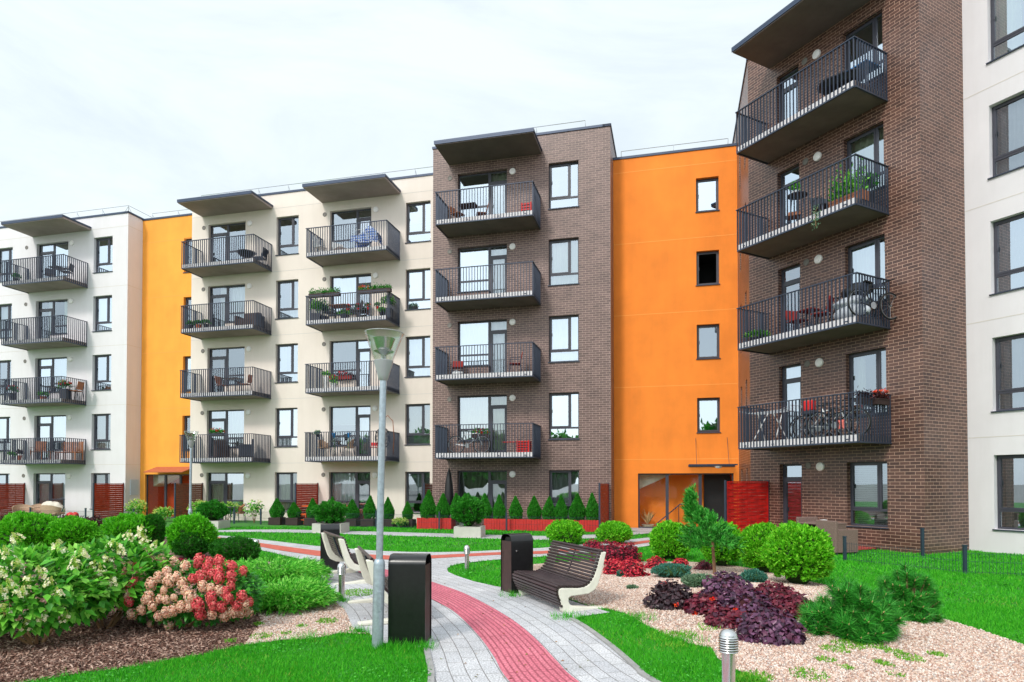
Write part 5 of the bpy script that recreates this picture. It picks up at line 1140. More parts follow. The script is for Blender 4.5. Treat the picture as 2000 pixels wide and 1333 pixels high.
place_bench('dark slatted bench on the right side of the path, seen from its seat', (.70, 8.80), (.11, 10.32), False)
place_bench('nearer left bench seen from behind, beside the near lamp post', (-1.17, 8.24), (-1.70, 9.79), True)
place_bench('farther left bench seen from behind, with a litter bin at its far end', (-2.40, 11.48), (-3.10, 12.84), True)
# ------------------------------------------------------------ litter bins
def litter_bin(label, p, dirx, h, wd=.41, dp=.34, knob=False):
    rz = math.atan2(dirx[1], dirx[0]); t = T('litter_bin', label, 'litter bin', (p[0], p[1], .012), rz, 'black litter bins beside the benches')
    r = .115
    def arch(o, z0):   # outline in (y,z)
        pts = [(o, z0)]; 
        for k in range(9): a = math.pi - k * math.pi / 16; pts.append((r + math.cos(a) * (r - o), h - r + math.sin(a) * (r - o)))
        for k in range(9): a = math.pi / 2 - k * math.pi / 16; pts.append((dp - r + math.cos(a) * (r - o), h - r + math.sin(a) * (r - o)))
        pts.append((dp - o, z0)); return pts
    A = arch(0, 0); B = arch(.008, 0); m = MB(); n = len(A); vs = []
    for x in (0, wd): vs += [(x, y, z) for y, z in A] + [(x, y, z) for y, z in B]
    fs = []
    for i in range(n - 1):
        fs += [(i, i + 1, 2 * n + i + 1, 2 * n + i), (n + i + 1, n + i, 3 * n + i, 3 * n + i + 1), (i + 1, i, n + i, n + i + 1), (2 * n + i, 2 * n + i + 1, 3 * n + i + 1, 3 * n + i)]
    m.add(vs, fs); m.build('shell', M_BLACK, t, True)
    C_ = [(y, z) for y, z in arch(.010, .01)]
    for x0, x1 in ((.012, .03), (wd - .03, wd - .012)):
        m = MB(); zt = h - .19; poly = [(.010, .01), (.010, h - r), (.010, zt + .08), (dp - .010, zt + .08), (dp - .010, .01)]
        m.prism([(.010, .01), (.010, zt + .075), (dp - .01, zt + .075), (dp - .01, .01)], x0, x1)
        for q in range(1, 5): m.box(x0 - .001, x1 + .001, dp * q / 5 - .003, dp * q / 5 + .003, .02, zt + .05)
        m.build('side_panel', M_BINWOOD, t)
    m = MB(); m.prism(arch(.05, h * .5), .05, wd - .05); m.build('inner_bucket', M_BLACKP, t)
    if knob: m = MB(); m.lathe([(0, 0), (.014, 0), (.014, .01), (0, .012)], 12); o = m.build('lock', M_STEEL, t, True, loc=(wd * .22, -.001, h * .72)); o.rotation_euler = (R(90), 0, 0)
    return t
litter_bin('nearest litter bin, tall and black, just right of the near lamp post', (-1.35, 7.11), (.995, -.08), .975)
litter_bin('litter bin with brown side at the far end of the right bench', (-.01, 10.36), (.86, .51), .94, knob=True)
litter_bin('litter bin behind the farther left bench, only its curved top and side showing', (-3.83, 13.05), (.95, .30), .93, .37)
# ------------------------------------------------------------ street lamps
def street_lamp(label, p, tilt=0, seed=0):
    t = T('street_lamp', label, 'street lamp', p, 0, 'cone topped street lamps', tilt=(0, tilt, .3))
    m = MB(); m.lathe([(.061, -.05), (.061, .90), (.056, .935), (.045, .955), (.037, .96), (.036, 2.92)], 20); m.build('pole', M_GALV, t, True)
    m = MB(); m.box(-.022, .022, -.066, -.058, .40, .62); m.build('hatch', M_GALV, t, bevel=.003)
    m = MB(); m.lathe([(.038, 2.885), (.05, 2.90), (.062, 2.94), (.085, 3.02), (.103, 3.085), (.106, 3.10), (.10, 3.105), (0, 3.105)], 28); m.build('lamp_cap', M_GALVC, t, True)
    m = MB(); m.lathe([(.100, 3.10), (.212, 3.40), (.207, 3.40), (.096, 3.10)], 36, cap=False); g = m.build('lamp_shade', M_CLEAR, t, True)
    m = MB(); n = 36; m.tube([(.212 * math.cos(a), .212 * math.sin(a), 3.402) for a in [2 * math.pi * k / n for k in range(n + 1)]], .0045, 6, cap=False); m.build('rim', M_GALVC, g)
    m = MB(); m.lathe([(.03, 3.105), (.028, 3.16), (.034, 3.17), (.11, 3.205), (.105, 3.20), (.03, 3.175)], 28, cap=False); m.build('reflector', M_STEEL, t, True)
    m = MB(); m.lathe([(.065, 3.215), (.085, 3.25), (.115, 3.33), (.122, 3.345), (.119, 3.345), (.08, 3.255)], 28, cap=False); m.build('upper_reflector', M_STEEL, t, True)
    m = MB(); m.lathe([(0, 3.20), (.05, 3.205), (.066, 3.235), (.06, 3.27), (.03, 3.285), (0, 3.288)], 24); m.build('bulb_cover', M_LAMP, t, True)
    return t
street_lamp('near galvanised street lamp with clear cone, in front of the black litter bin', (-1.445, 7.02, 0), R(1.0))
pfl = G(372, 1051); street_lamp('far street lamp rising behind the round shrub by the left orange block', (-(1000 - 372) / FPX * 20.6, 20.6, 0), R(.2))
# ------------------------------------------------------------ bollard lights
def bollard(label, p, h=.55, r=.052):
    t = T('bollard_light', label, 'bollard light', p, 0, 'steel bollard lights'); k = r / .052; hh = h
    m = MB(); m.lathe([(.042 * k, -.05), (.042 * k, hh - .165)], 24); m.build('post', M_STEEL, t, True)
    m = MB(); m.lathe([(.036 * k, hh - .165), (.036 * k, hh - .06)], 20); m.build('diffuser', M_LAMP, t, True)
    m = MB()
    for i in range(6): z = hh - .163 + i * .0185; m.lathe([(.040 * k, z + .006), (.060 * k, z), (.062 * k, z + .004), (.060 * k, z + .009), (.040 * k, z + .012)], 28, cap=False)
    m.build('louvre', M_STEEL, t, True)
    m = MB(); z = hh - .052; m.lathe([(.058 * k, z - .004), (.060 * k, z)] + [(.057 * k * math.cos(a), z + .004 + .062 * math.sin(a)) for a in [i * math.pi / 20 for i in range(11)]], 28, cap=False); m.build('cap', M_STEEL, t, True)
    return t
bollard('nearest steel bollard light, cut by the bottom edge of the picture', (1.655, 5.0, hgt(1.655, 5.0)), .61, .062)
c = G(667, 1173); bollard('steel bollard light on the gravel behind the nearer left bench', c, .55, .056)
c = G(912, 1117); bollard('steel bollard light on the lawn left of the right hand litter bin', c, .52, .054)
c = G(500, 1092); bollard('far steel bollard light between the low double shrub and the path', c, .45, .06)
# ------------------------------------------------------------ wire fences
def fence(label, pts, hs, mh=.5, tall=None):
    P = [Vector(p) for p in pts]; t = T('wire_fence', label, 'fence', (P[0].x, P[0].y, 0), 0, 'low wire mesh fences')
    o = P[0]
    for i, p in enumerate(P):
        q = p - o; m = MB(); h = hs[i]; m.box(q.x - .028, q.x + .028, q.y - .028, q.y + .028, -.05, h); m.box(q.x - .034, q.x + .034, q.y - .034, q.y + .034, h, h + .02); m.build('post', M_FENCE, t)
    for a, b in zip(P[:-1], P[1:]):
        m = MB(); a_ = a - o; b_ = b - o; L = (b_ - a_).length; d = (b_ - a_) / L; k = max(2, int(L / .055)); nn = Vector((-d.y, d.x)) * .0022; dd = d * .0022
        for i in range(1, k):
            q = a_ + d * (L * i / k); v = [q - nn - dd, q + nn - dd, q + nn + dd, q - nn + dd]; m.add([(c.x, c.y, .03) for c in v] + [(c.x, c.y, mh) for c in v], [(0, 1, 5, 4), (1, 2, 6, 5), (2, 3, 7, 6), (3, 0, 4, 7)])
        for z in (.06, .26, mh - .03): m.tube([(a_.x, a_.y, z), (b_.x, b_.y, z)], .003, 4)
        m.build('mesh_panel', M_FENCE, t)
    return t
g1, g2, g3 = G(1650, 1097), G(1885, 1123), G(2075, 1131)
gm = (g1 + g2) / 2
fence('low dark wire fence on the lawn before the dark brick tower', [g1[:2], g2[:2], g3[:2], (g3.x + 1.6, g3.y - 1.2)], [.55, .56, .55, .55], .44)
c = G(1802, 1089); t = T('fence_post', 'single taller dark post standing at the corner of the dark brick tower', 'post', (c.x, c.y, 0)); m = MB(); m.box(-.03, .03, -.03, .03, -.05, .68); m.build('post', M_FENCE, t); m = MB(); m.box(-.036, .036, -.036, .036, .68, .70); m.build('cap', M_FENCE, t)
def wpt(x, d_): return tuple(W2('W', U('W', d_, x), d_))
fence('low wire fence along the terraces of the cream and brown brick blocks', [wpt(385, 24.7), wpt(458, 24.5), wpt(510, 24.3), wpt(634, 24.0), wpt(735, 23.7), wpt(858, 23.25), wpt(989, 23.1), wpt(1172, 23.1)], [.66] * 8, .56)
fence('low wire fence in front of the far left white block', [wpt(-60, 24.3), wpt(60, 24.2), wpt(168, 24.1), wpt(262, 24.0)], [.6] * 4, .5)
# ------------------------------------------------------------ woven timber screens (terrace dividers)
def screen(label, b, u, dwall, x_wall, x_out, h, mt, post=M_METAL):
    d1 = dwall - .03; d2 = D(b, u, x_out) if b == 'W' else D(b, u, x_out)
    d2 = max(d2, dwall - 3.2); L = d1 - d2; t = T('woven_screen', label, 'garden screen', W3(b, u, d2, 0), -TH[b] + math.pi / 2, 'woven timber screens between terraces')
    m = MB(); m.box(-.05, 0, -.03, .03, 0, h + .03); m.build('post', post, t); m = MB(); m.box(L, L + .02, -.03, .03, 0, h + .03); m.build('post', post, t)
    m = MB(); m.box(.002, L - .002, -.018, .018, h - .04, h); m.box(.002, L - .002, -.018, .018, .06, .10); m.box(.002, .045, -.018, .018, .101, h - .041); m.box(L - .045, L - .002, -.018, .018, .101, h - .041); m.build('frame', mt, t)
    m = MB(); k = int((h - .15) / .098); nv = max(2, int(L / .42)); 
    for i in range(k):
        z0 = .105 + i * (h - .15) / k; z1 = z0 + (h - .15) / k - .006; vs = []; n = 24
        for j in range(n + 1): x = .046 + (L - .092) * j / n; y = .013 * math.sin(j / n * nv * math.pi + (i % 2) * math.pi); vs += [(x, y - .003, z0), (x, y - .003, z1), (x, y + .003, z0), (x, y + .003, z1)]
        m.add(vs, [(4 * j, 4 * j + 4, 4 * j + 5, 4 * j + 1) for j in range(n)] + [(4 * j + 2, 4 * j + 3, 4 * j + 7, 4 * j + 6) for j in range(n)] + [(4 * j + 1, 4 * j + 5, 4 * j + 7, 4 * j + 3) for j in range(n)])
    for j in range(1, nv): x = .046 + (L - .092) * j / nv; m.box(x - .012, x + .012, -.004, .004, .101, h - .041)
    m.build('woven_slats', mt, t); return t
SH_ = 1.74
screen('woven orange brown screen at the right end of the far left white block', 'W', U('W', WS, 242), WS, 242, 184, SH_, M_WOODR)
screen('woven red brown screen cut by the left edge of the picture, behind the rattan seats', 'W', U('W', WS, 49), WS, 49, -20, SH_, M_WOODR)
screen('weathered woven screen behind the far lamp post at the left orange entrance', 'W', U('W', WS, 396), WS, 396, 343, SH_, M_WOODB)
screen('woven screen between the two balcony columns of the cream block', 'W', U('W', WS, 621), WS, 621, 578, SH_, M_WOODR)
screen('dark woven screen where the cream block meets the brown brick block', 'W', U('W', WS, 862), WS, 862, 829, SH_, M_WOODB)
screen('narrow woven screen at the right corner of the brown brick block', 'W', U('W', 24.8, 1188), 24.8, 1188, 1171, SH_, M_WOODR)
# scarlet screen normal to the tower facade
uS = U('R', dR, 1501); dS = D('R', uS, 1418); screen('scarlet woven screen between the entrance and the dark brick tower', 'R', uS, dR, 1501, 1418, 1.82, M_WOODRR)
# ------------------------------------------------------------ furniture makers
def chair(label, p, rz, seat_m, frame_m, back=.85, sh=.44, sw=.42, arms=False, group=None, tub=False):
    t = T('chair', label, 'chair', p, rz, group); s = MB(); hw = sw / 2
    s.box(-hw, hw, -hw, hw, sh - .03, sh); s.build('seat', seat_m, t, bevel=.008)
    b = MB()
    if tub:
        n = 14; vs = []
        for i in range(n + 1): a = math.pi * i / n; vs += [(math.cos(a) * hw * 1.1, -.02 + math.sin(a) * hw * 1.05, sh - .05), (math.cos(a) * hw * 1.25, -.02 + math.sin(a) * hw * 1.2, back - .16 * abs(math.cos(a)) ** 2)]
        b.add(vs, [(2 * i, 2 * i + 2, 2 * i + 3, 2 * i + 1) for i in range(n)]); o = b.build('backrest', seat_m, t); md = o.modifiers.new('thick', 'SOLIDIFY'); md.thickness = .03
    else:
        b.add([(-hw, hw - .03, sh + .05), (hw, hw - .03, sh + .05), (hw, hw + .06, back), (-hw, hw + .06, back), (-hw, hw, sh + .05), (hw, hw, sh + .05), (hw, hw + .09, back), (-hw, hw + .09, back)], [(0, 1, 2, 3), (5, 4, 7, 6), (0, 4, 5, 1), (1, 5, 6, 2), (2, 6, 7, 3), (3, 7, 4, 0)]); b.build('backrest', seat_m, t, bevel=.006)
    for sx in (-1, 1):
        l = MB(); l.tube([(sx * hw * .95, -hw * 1.05, 0), (sx * hw * .9, -hw * .85, sh - .03)] + ([(sx * hw * 1.02, -hw * .9, sh + .2), (sx * hw * 1.02, hw, sh + .2)] if arms else []), .013, 6); l.build('leg', frame_m, t)
        l = MB(); l.tube([(sx * hw * .95, hw * 1.25, 0), (sx * hw * .92, hw * .95, sh), (sx * hw * .92, hw + .075, back)], .013, 6); l.build('leg', frame_m, t)
    return t
def table(label, p, rz, top_m, frame_m, w_=.6, d_=.6, h=.72, round_=False, name='table'):
    t = T(name, label, 'table', p, rz); m = MB()
    if round_: m.lathe([(w_ / 2, h - .02), (w_ / 2 + .004, h - .01), (w_ / 2, h)], 24)
    else: m.box(-w_ / 2, w_ / 2, -d_ / 2, d_ / 2, h - .025, h)
    m.build('tabletop', top_m, t)
    for sx in (-1, 1):
        for sy in (-1, 1):
            l = MB(); k = .6 if round_ else .92; l.tube([(sx * w_ / 2 * k, sy * d_ / 2 * k, 0), (sx * w_ / 2 * k * (.6 if round_ else .98), sy * d_ / 2 * k * (.6 if round_ else .98), h - .03)], .014, 6); l.build('leg', frame_m, t)
    return t
def pot(label, p, r, h, fh, pm, lm, fm=None, n=220, name='potted_plant', sq=False, group=None, trail=0):
    t = T(name, label, 'potted plant', p, 0, group); m = MB()
    if sq: m.box(-r, r, -r, r, 0, h)
    else: m.lathe([(r * .72, 0), (r * .98, h * .9), (r * 1.05, h * .9), (r * 1.05, h), (r * .9, h), (r * .88, h * .92), (0, h * .92)], 18)
    m.build('pot', pm, t); q = sphere_dirs(n, -.5) * [r * 1.5, r * 1.5, fh * .5] * RNG.uniform(.2, 1, (n, 1)) + [0, 0, h + fh * .42]; D_ = q - [0, 0, h]
    ch = [(*leaves(q, D_ + rv(n, .1), .09, .04), 0)]
    if fm: k = 14; q = sphere_dirs(k, 0) * [r * 1.5, r * 1.5, fh * .52] + [0, 0, h + fh * .45]; q = np.repeat(q, 9, 0) + rv(k * 9, .018); ch.append((*leaves(q, rv(len(q)), .045, .04), 1))
    nmesh('foliage', ch, [lm] + ([fm] if fm else []), t)
    return t
def fbox(label, p, rz, L, bm, lm, fm=None, n=300, group='flower boxes on balcony rails', fh=.16):
    t = T('flower_box', label, 'flower box', p, rz, group); m = MB(); m.box(-L / 2, L / 2, -.08, .08, 0, .15); m.box(-L / 2 - .008, L / 2 + .008, -.088, -.0805, .12, .152); m.build('box', bm, t)
    q = np.stack([RNG.uniform(-L / 2, L / 2, n), RNG.normal(0, .05, n), .15 + np.abs(RNG.normal(0, fh * .5, n))], 1); D_ = rv(n, .6); D_[:, 2] += .6; ch = [(*leaves(q, D_, .08, .035), 0)]
    if fm: k = 12; q = np.stack([RNG.uniform(-L / 2, L / 2, k), RNG.normal(-.02, .05, k), .2 + RNG.uniform(0, fh, k)], 1); q = np.repeat(q, 10, 0) + rv(k * 10, .02); ch.append((*leaves(q, rv(len(q)), .045, .04), 1))
    nmesh('foliage', ch, [lm] + ([fm] if fm else []), t)
    return t
def bicycle(label, p, rz, fm, group='bicycles kept on balconies', r=.34, lean=0):
    t = T('bicycle', label, 'bicycle', p, 0, group, tilt=(lean, 0, rz))
    for x in (-.52, .52):
        w_ = MB(); n = 28; w_.tube([(x + r * math.cos(a), 0, r + r * math.sin(a)) for a in [2 * math.pi * k / n for k in range(n + 1)]], .02, 6, cap=False); wo = w_.build('wheel', M_TYRE, t)
        w_ = MB(); w_.tube([(x + (r - .028) * math.cos(a), 0, r + (r - .028) * math.sin(a)) for a in [2 * math.pi * k / n for k in range(n + 1)]], .009, 5, cap=False)
        for k in range(12): a = k * math.pi / 6; w_.tube([(x, 0, r), (x + (r - .03) * math.cos(a), 0, r + (r - .03) * math.sin(a))], .0025, 3)
        w_.tube([(x, -.04, r), (x, .04, r)], .018, 8); w_.build('rim', M_RIM, wo)
    f = MB(); bb = (-.07, 0, .30); st = (-.2, 0, .80); hd = (.36, 0, .78); hb = (.39, 0, .66)
    for a, b in ((bb, st), (bb, hb), ((-.17, 0, .72), hd), ((-.52, 0, r), bb), ((-.52, 0, r), (-.17, 0, .72)), (hb, (.52, 0, r)), (hb, hd)): f.tube([a, b], .017, 7)
    f.build('frame', fm, t)
    h = MB(); h.tube([hd, (.35, 0, .92), (.40, 0, .95)], .013, 6); h.tube([(.36, -.28, .95), (.40, 0, .96), (.36, .28, .95)], .013, 6); h.build('handlebar', M_BLACKP, t)
    s_ = MB(); s_.tube([st, (-.215, 0, .86)], .012, 6); s_.add([(-.36, -.08, .88), (-.36, .08, .88), (-.06, .015, .87), (-.06, -.015, .87), (-.36, -.08, .91), (-.36, .08, .91), (-.06, .015, .895), (-.06, -.015, .895)], [(0, 3, 2, 1), (4, 5, 6, 7), (0, 1, 5, 4), (1, 2, 6, 5), (2, 3, 7, 6), (3, 0, 4, 7)]); s_.build('saddle', M_BLACKP, t)
    c_ = MB(); c_.lathe([(0, 0), (.09, 0), (.09, .006), (0, .006)], 18); c_.M = None; o = c_.build('chainring', M_RIM, t, loc=(-.07, -.03, .30)); o.rotation_euler = (R(90), 0, 0)
    return t
L_RED = leaf_mat('red_petal', [(220, 20, 20), (240, 50, 40), (200, 10, 30)], .5, .2); L_ORR = leaf_mat('orange_petal', [(236, 96, 40), (220, 60, 40)], .5, .2)
L_POT = L_HYDD
def bp(b, x, k, off, dz=0):      # point on a balcony floor: building, image column, storey, metres out from the wall
    dw = {'L': WS, 'A': WS, 'B': WS, 'C': 24.8, 'R': dR}[b]; f = 'R' if b == 'R' else 'W'; d_ = dw - off
    return W3(f, U(f, d_, x), d_, 3 * k - .09 + (OZ if b == 'R' else 0) + dz)
RW = -TH['W']; RR = -TH['R']
GC = 'chairs on the balconies'
# --- far left block balconies
chair('blue grey chair at the left of the top balcony of the far left block', bp('L', 92, 4, .6), RW + .9, M_FRAME, M_METAL, .82, arms=True, group=GC)
chair('blue grey chair at the right of the top balcony of the far left block', bp('L', 124, 4, .75), RW - 1.2, M_FRAME, M_METAL, .82, arms=True, group=GC)
table('small dark table on the top balcony of the far left block', bp('L', 108, 4, .8), RW, M_FRAME, M_METAL, .6, .6, .66)
pot('potted plant in the left corner of the top balcony of the far left block', bp('L', 26, 4, .9), .13, .25, .3, M_BLACKP, L_POT)
pot('red flowering plant in the left corner of the third balcony of the far left block', bp('L', 22, 2, .9), .18, .42, .4, M_FRAME, L_POT, L_RED)
pot('red flowering plant in tall dark pot, far left block third balcony, right part', bp('L', 126, 2, 1.0), .17, .5, .42, M_FRAME, L_POT, L_RED, sq=True)
pot('low green plant behind the rail of the third balcony of the far left block', bp('L', 82, 2, 1.1), .16, .16, .25, M_TERRA, L_HYD)
pot('tall feathery plant behind the red flowers on the third balcony of the far left block', bp('L', 119, 2, .7), .14, .45, .6, M_FRAME, L_HYD, L_ORR)
table('dark table on the third balcony of the far left block', bp('L', 98, 2, .7), RW, M_FRAME, M_METAL, .6, .6, .7)
chair('brown chair at the right of the third balcony of the far left block', bp('L', 146, 2, .7), RW - 1.4, M_TEAK, M_FRAME, .88, arms=True, group=GC)
chair('reddish wooden slatted chair on the lowest balcony of the far left block', bp('L', 74, 1, .7), RW + .5, M_TEAK, M_TEAK, .98, arms=True, group=GC, sw=.52)
t = T('wooden_settee', 'reddish wooden slatted settee on the lowest balcony of the far left block', 'bench', bp('L', 134, 1, .7), RW)
m = MB(); m.box(-.62, .62, -.22, .22, .36, .40); m.build('seat', M_TEAK, t); m = MB()
for k in range(8): m.box(-.62, .62, .20 + k * .006, .225 + k * .006, .44 + k * .062, .485 + k * .062)
m.build('backrest', M_TEAK, t)
for sx in (-.6, 0, .6):
    for sy in (-.2, .22): m = MB(); m.box(sx - .025, sx + .025, sy - .02, sy + .02, 0, .36 if sy < 0 else .9); m.build('leg', M_TEAK, t)
table('low wooden table between the seats on the lowest balcony of the far left block', bp('L', 97, 1, .8), RW, M_TEAK, M_TEAK, .6, .45, .42)
pot('small plant at the left of the lowest balcony of the far left block', bp('L', 22, 1, .9), .12, .2, .25, M_GREYF, L_HYD)
pot('small dry plant at the left of the lowest balcony, nearest the wooden chair', bp('L', 38, 1, .9), .10, .25, .3, M_TERRA, L_HED)
# --- cream block, left column
def papasan(label, p, rz):
    t = T('round_chair', label, 'chair', p, rz, GC); m = MB(); n = 20; m.lathe([(.40, .52), (.30, .38), (.12, .30), (0, .29)], n, cap=False); m.build('seat', M_BLACKP, t); m = MB(); n = 24
    m.tube([(.42 * math.cos(a), .42 * math.sin(a), .53 + .0 * a) for a in [2 * math.pi * k / n for k in range(n + 1)]], .016, 6, cap=False); m.build('rim', M_FRAME, t); 
    for k in range(3): m = MB(); a = k * 2.09; m.tube([(.1 * math.cos(a), .1 * math.sin(a), .30), (.32 * math.cos(a), .32 * math.sin(a), 0)], .014, 6); m.build('leg', M_FRAME, t)
    return t
papasan('black round bowl chair on the top left balcony of the cream block', bp('A', 478, 4, .7), RW)
t = chair('dark folding recliner at the right end of the top left balcony of the cream block', bp('A', 503, 4, .5), RW - 1.4, M_FRAME, M_METAL, .72, .3, .5, group=GC)
for i, (x, lb) in enumerate(((370, 'left'), (386, 'middle'), (400, 'right'))): pot('small potted plant, %s of three on the cream block second left balcony' % lb, bp('A', x, 3, 1.05), .13, .22, .2, M_BLACKP if i != 1 else M_TERRA, L_POT)
t = T('sofa', 'brown sofa on the second left balcony from the top of the cream block', 'sofa', bp('A', 488, 3, .6), RW); m = MB(); m.box(-.5, .35, -.35, .3, .05, .42); m.build('base', M_WICKD, t, bevel=.03); m = MB(); m.box(-.5, .35, .12, .32, .42, .78); m.build('backrest', M_WICKD, t, bevel=.03); m = MB(); m.box(.35, .5, -.35, .32, .05, .62); m.build('armrest', M_WICKD, t, bevel=.02)
m = MB(); m.box(-.64, -.5, -.35, .32, .05, .56); m.build('armrest', M_WICKD, t, bevel=.02)
table('dark folding table on the third left balcony of the cream block', bp('A', 451, 2, .7), RW, M_FRAME, M_METAL, .85, .5, .72)
chair('folding chair with brown slats left of the table on the third left balcony', bp('A', 432, 2, .6), RW + 1.4, M_TEAK, M_METAL, .86, sw=.38, group=GC); chair('folding chair with brown slats right of the table on the third left balcony', bp('A', 478, 2, .6), RW - 1.4, M_TEAK, M_METAL, .86, sw=.38, group=GC)
def wicker(label, p, rz, mt=M_WICKD, w_=.58, back=.88, name='wicker_armchair'):
    t = T(name, label, 'armchair', p, rz, 'wicker armchairs'); h = w_ / 2; m = MB(); m.box(-h + .07, h - .07, -h, h - .06, .06, .40); m.build('seat', mt, t, bevel=.02); m = MB(); m.box(-h + .0, h, h - .055, h + .03, .06, back); m.build('backrest', mt, t, bevel=.02)
    for sx in (-1, 1): m = MB(); xa, xb = sorted((sx * h, sx * (h - .065))); m.box(xa, xb, -h, h - .06, .06, .63); m.build('armrest', mt, t, bevel=.015)
    for sx in (-1, 1):
        for sy in (-1, 1): m = MB(); m.box(sx * h * .85 - .02, sx * h * .85 + .02, sy * h * .85 - .02, sy * h * .85 + .02, 0, .06); m.build('leg', M_FRAME, t)
    return t
wicker('dark wicker armchair at the left of the lowest left balcony of the cream block', bp('A', 432, 1, .65), RW + .9); wicker('dark wicker armchair at the right of the lowest left balcony of the cream block', bp('A', 480, 1, .65), RW - .9, M_FRAME)
table('dark wicker table on the lowest left balcony of the cream block', bp('A', 457, 1, .8), RW, M_WICKD, M_WICKD, .6, .6, .7)
fbox('box of bright red geraniums on the cream block lowest left balcony rail', bp('A', 423, 1, 1.30, .98), RW, .72, M_BLACKP, L_POT, L_RED)
# --- cream block, right column
M_PLAID = brick_mat('blue_plaid_cloth', (46, 84, 176), (120, 150, 214), (214, 224, 240), bw=.13, rh=.12, ms=.016, off=0, rough=.9, noise_amt=.5)
t = T('clothes_airer', 'clothes airer covered with a blue and white plaid blanket on the top right balcony', 'clothes airer', bp('B', 716, 4, .75), RW); m = MB()
for sx in (-.55, .5): m.tube([(sx, -.25, 0), (sx * .9, .2, .95)], .012, 6); m.tube([(sx, .25, 0), (sx * .9, -.2, .95)], .012, 6)
m.tube([(-.5, -.2, .95), (.45, -.2, .95)], .01, 6); m.tube([(-.5, .2, .95), (.45, .2, .95)], .01, 6); m.build('rack', M_WHITEP, t)
m = MB(); n = 44; vs = []
for i in range(n + 1):
    f = i / n; x = -.72 + 1.3 * f; zt = .70 + .36 * math.exp(-((f - .72) / .2) ** 2) + .02 * math.sin(f * 17); fl = .04 * math.sin(f * 21); zb = .28 + .14 * (1 - f) + .03 * math.sin(f * 9)
    for q in range(6): u_ = q / 5; vs.append((x + .03 * math.sin(u_ * 3 + f * 6), -.26 + fl * u_ - .05 * u_, zt - (zt - zb) * u_))
    vs += [(x, -.02, zt + .02), (x, .24, zt - .06), (x, .28, zt - .4)]
m.add(vs, [(9 * i + a, 9 * i + 9 + a, 9 * i + 9 + b, 9 * i + b) for i in range(n) for a, b in ((0, 1), (1, 2), (2, 3), (3, 4), (4, 5), (0, 6), (6, 7), (7, 8))]); m.build('plaid_blanket', M_PLAID, t)
chair('white mesh chair at the left end of the top right balcony of the cream block', bp('B', 623, 4, .7), RW + 1.4, M_WHITEP, M_WHITEP, .95, group=GC); chair('low white folding lounger frame beside the plaid blanket', bp('B', 664, 4, .7), RW + 1.0, M_WHITEP, M_WHITEP, .62, .28, .55, group=GC)
for (x, lb, fm) in ((618, 'leftmost', None), (646, 'second from the left', None), (716, 'third from the left', L_ORR), (746, 'rightmost', None)): fbox('brown flower box, %s of four on the cream block planted balcony' % lb, bp('B', x, 3, 1.30, 1.0), RW, .78, M_DARKBOX, L_POT, fm, group='flower boxes of the planted balcony')
for i, (x, lb) in enumerate(((678, 'first'), (698, 'second'), (717, 'third'), (736, 'fourth'))): pot('hanging red flower pot, %s from the left on the planted balcony' % lb, bp('B', x, 3, .25, .62), .075, .10, .18, M_RED, L_POT, L_RED if i < 3 else None, 90, 'hanging_pot')
pot('tall green potted shrub in the left corner of the planted balcony', bp('B', 616, 3, .9), .2, .38, .72, M_FRAME, L_HYD, None, 500, sq=True); pot('second green potted shrub in the left part of the planted balcony', bp('B', 630, 3, .7), .2, .3, .85, M_FRAME, L_POT, None, 420); pot('green potted shrub in the right corner of the planted balcony', bp('B', 756, 3, .8), .2, .42, .7, M_FRAME, L_HYD, None, 420, sq=True); pot('low green plant in the middle of the planted balcony', bp('B', 672, 3, .8), .2, .25, .25, M_FRAME, L_HYD); pot('small plant by the right corner pot of the planted balcony', bp('B', 744, 3, 1.1), .1, .2, .22, M_BLACKP, L_HYD)
chair('dark metal garden chair left of the table on the planted balcony', bp('B', 640, 3, .8), RW + 1.3, M_FRAME, M_METAL, .85, arms=True, group=GC); chair('dark metal garden chair right of the table on the planted balcony', bp('B', 694, 3, .8), RW - 1.3, M_FRAME, M_METAL, .88, arms=True, group=GC); table('wooden topped table on the planted balcony', bp('B', 662, 3, .8), RW, M_TEAK, M_METAL, .8, .6, .7)
pot('white pot plant on tall stand, left on the cream block third right balcony', bp('B', 636, 2, .5, .0), .12, .62, .28, M_WHITEP, L_HYD); pot('lower white pot with leafy plant on the cream block third right balcony', bp('B', 650, 2, .8), .14, .26, .4, M_WHITEP, L_HYD, L_RED); pot('round white pot beside the lower leafy one on the third right balcony', bp('B', 652, 2, 1.1), .12, .2, .1, M_WHITEP, L_HYD, None, 60)
fbox('box of red flowers on the sill, cream block third right balcony', bp('B', 672, 2, .12, .55), RW, .7, M_REDF, L_HED, L_RED, 160, 'boxes standing on the wall sill')
chair('dark cafe chair left of the table on the lowest right balcony of the cream block', bp('B', 632, 1, .7), RW + 1.2, M_WICK, M_METAL, .8, tub=True, group=GC); chair('dark cafe chair right of the table on the lowest right balcony of the cream block', bp('B', 681, 1, .7), RW - 1.2, M_WICK, M_METAL, .8, tub=True, group=GC); table('small bistro table on the lowest right balcony of the cream block', bp('B', 656, 1, .7), RW, M_FRAME, M_METAL, .6, .6, .72, True)
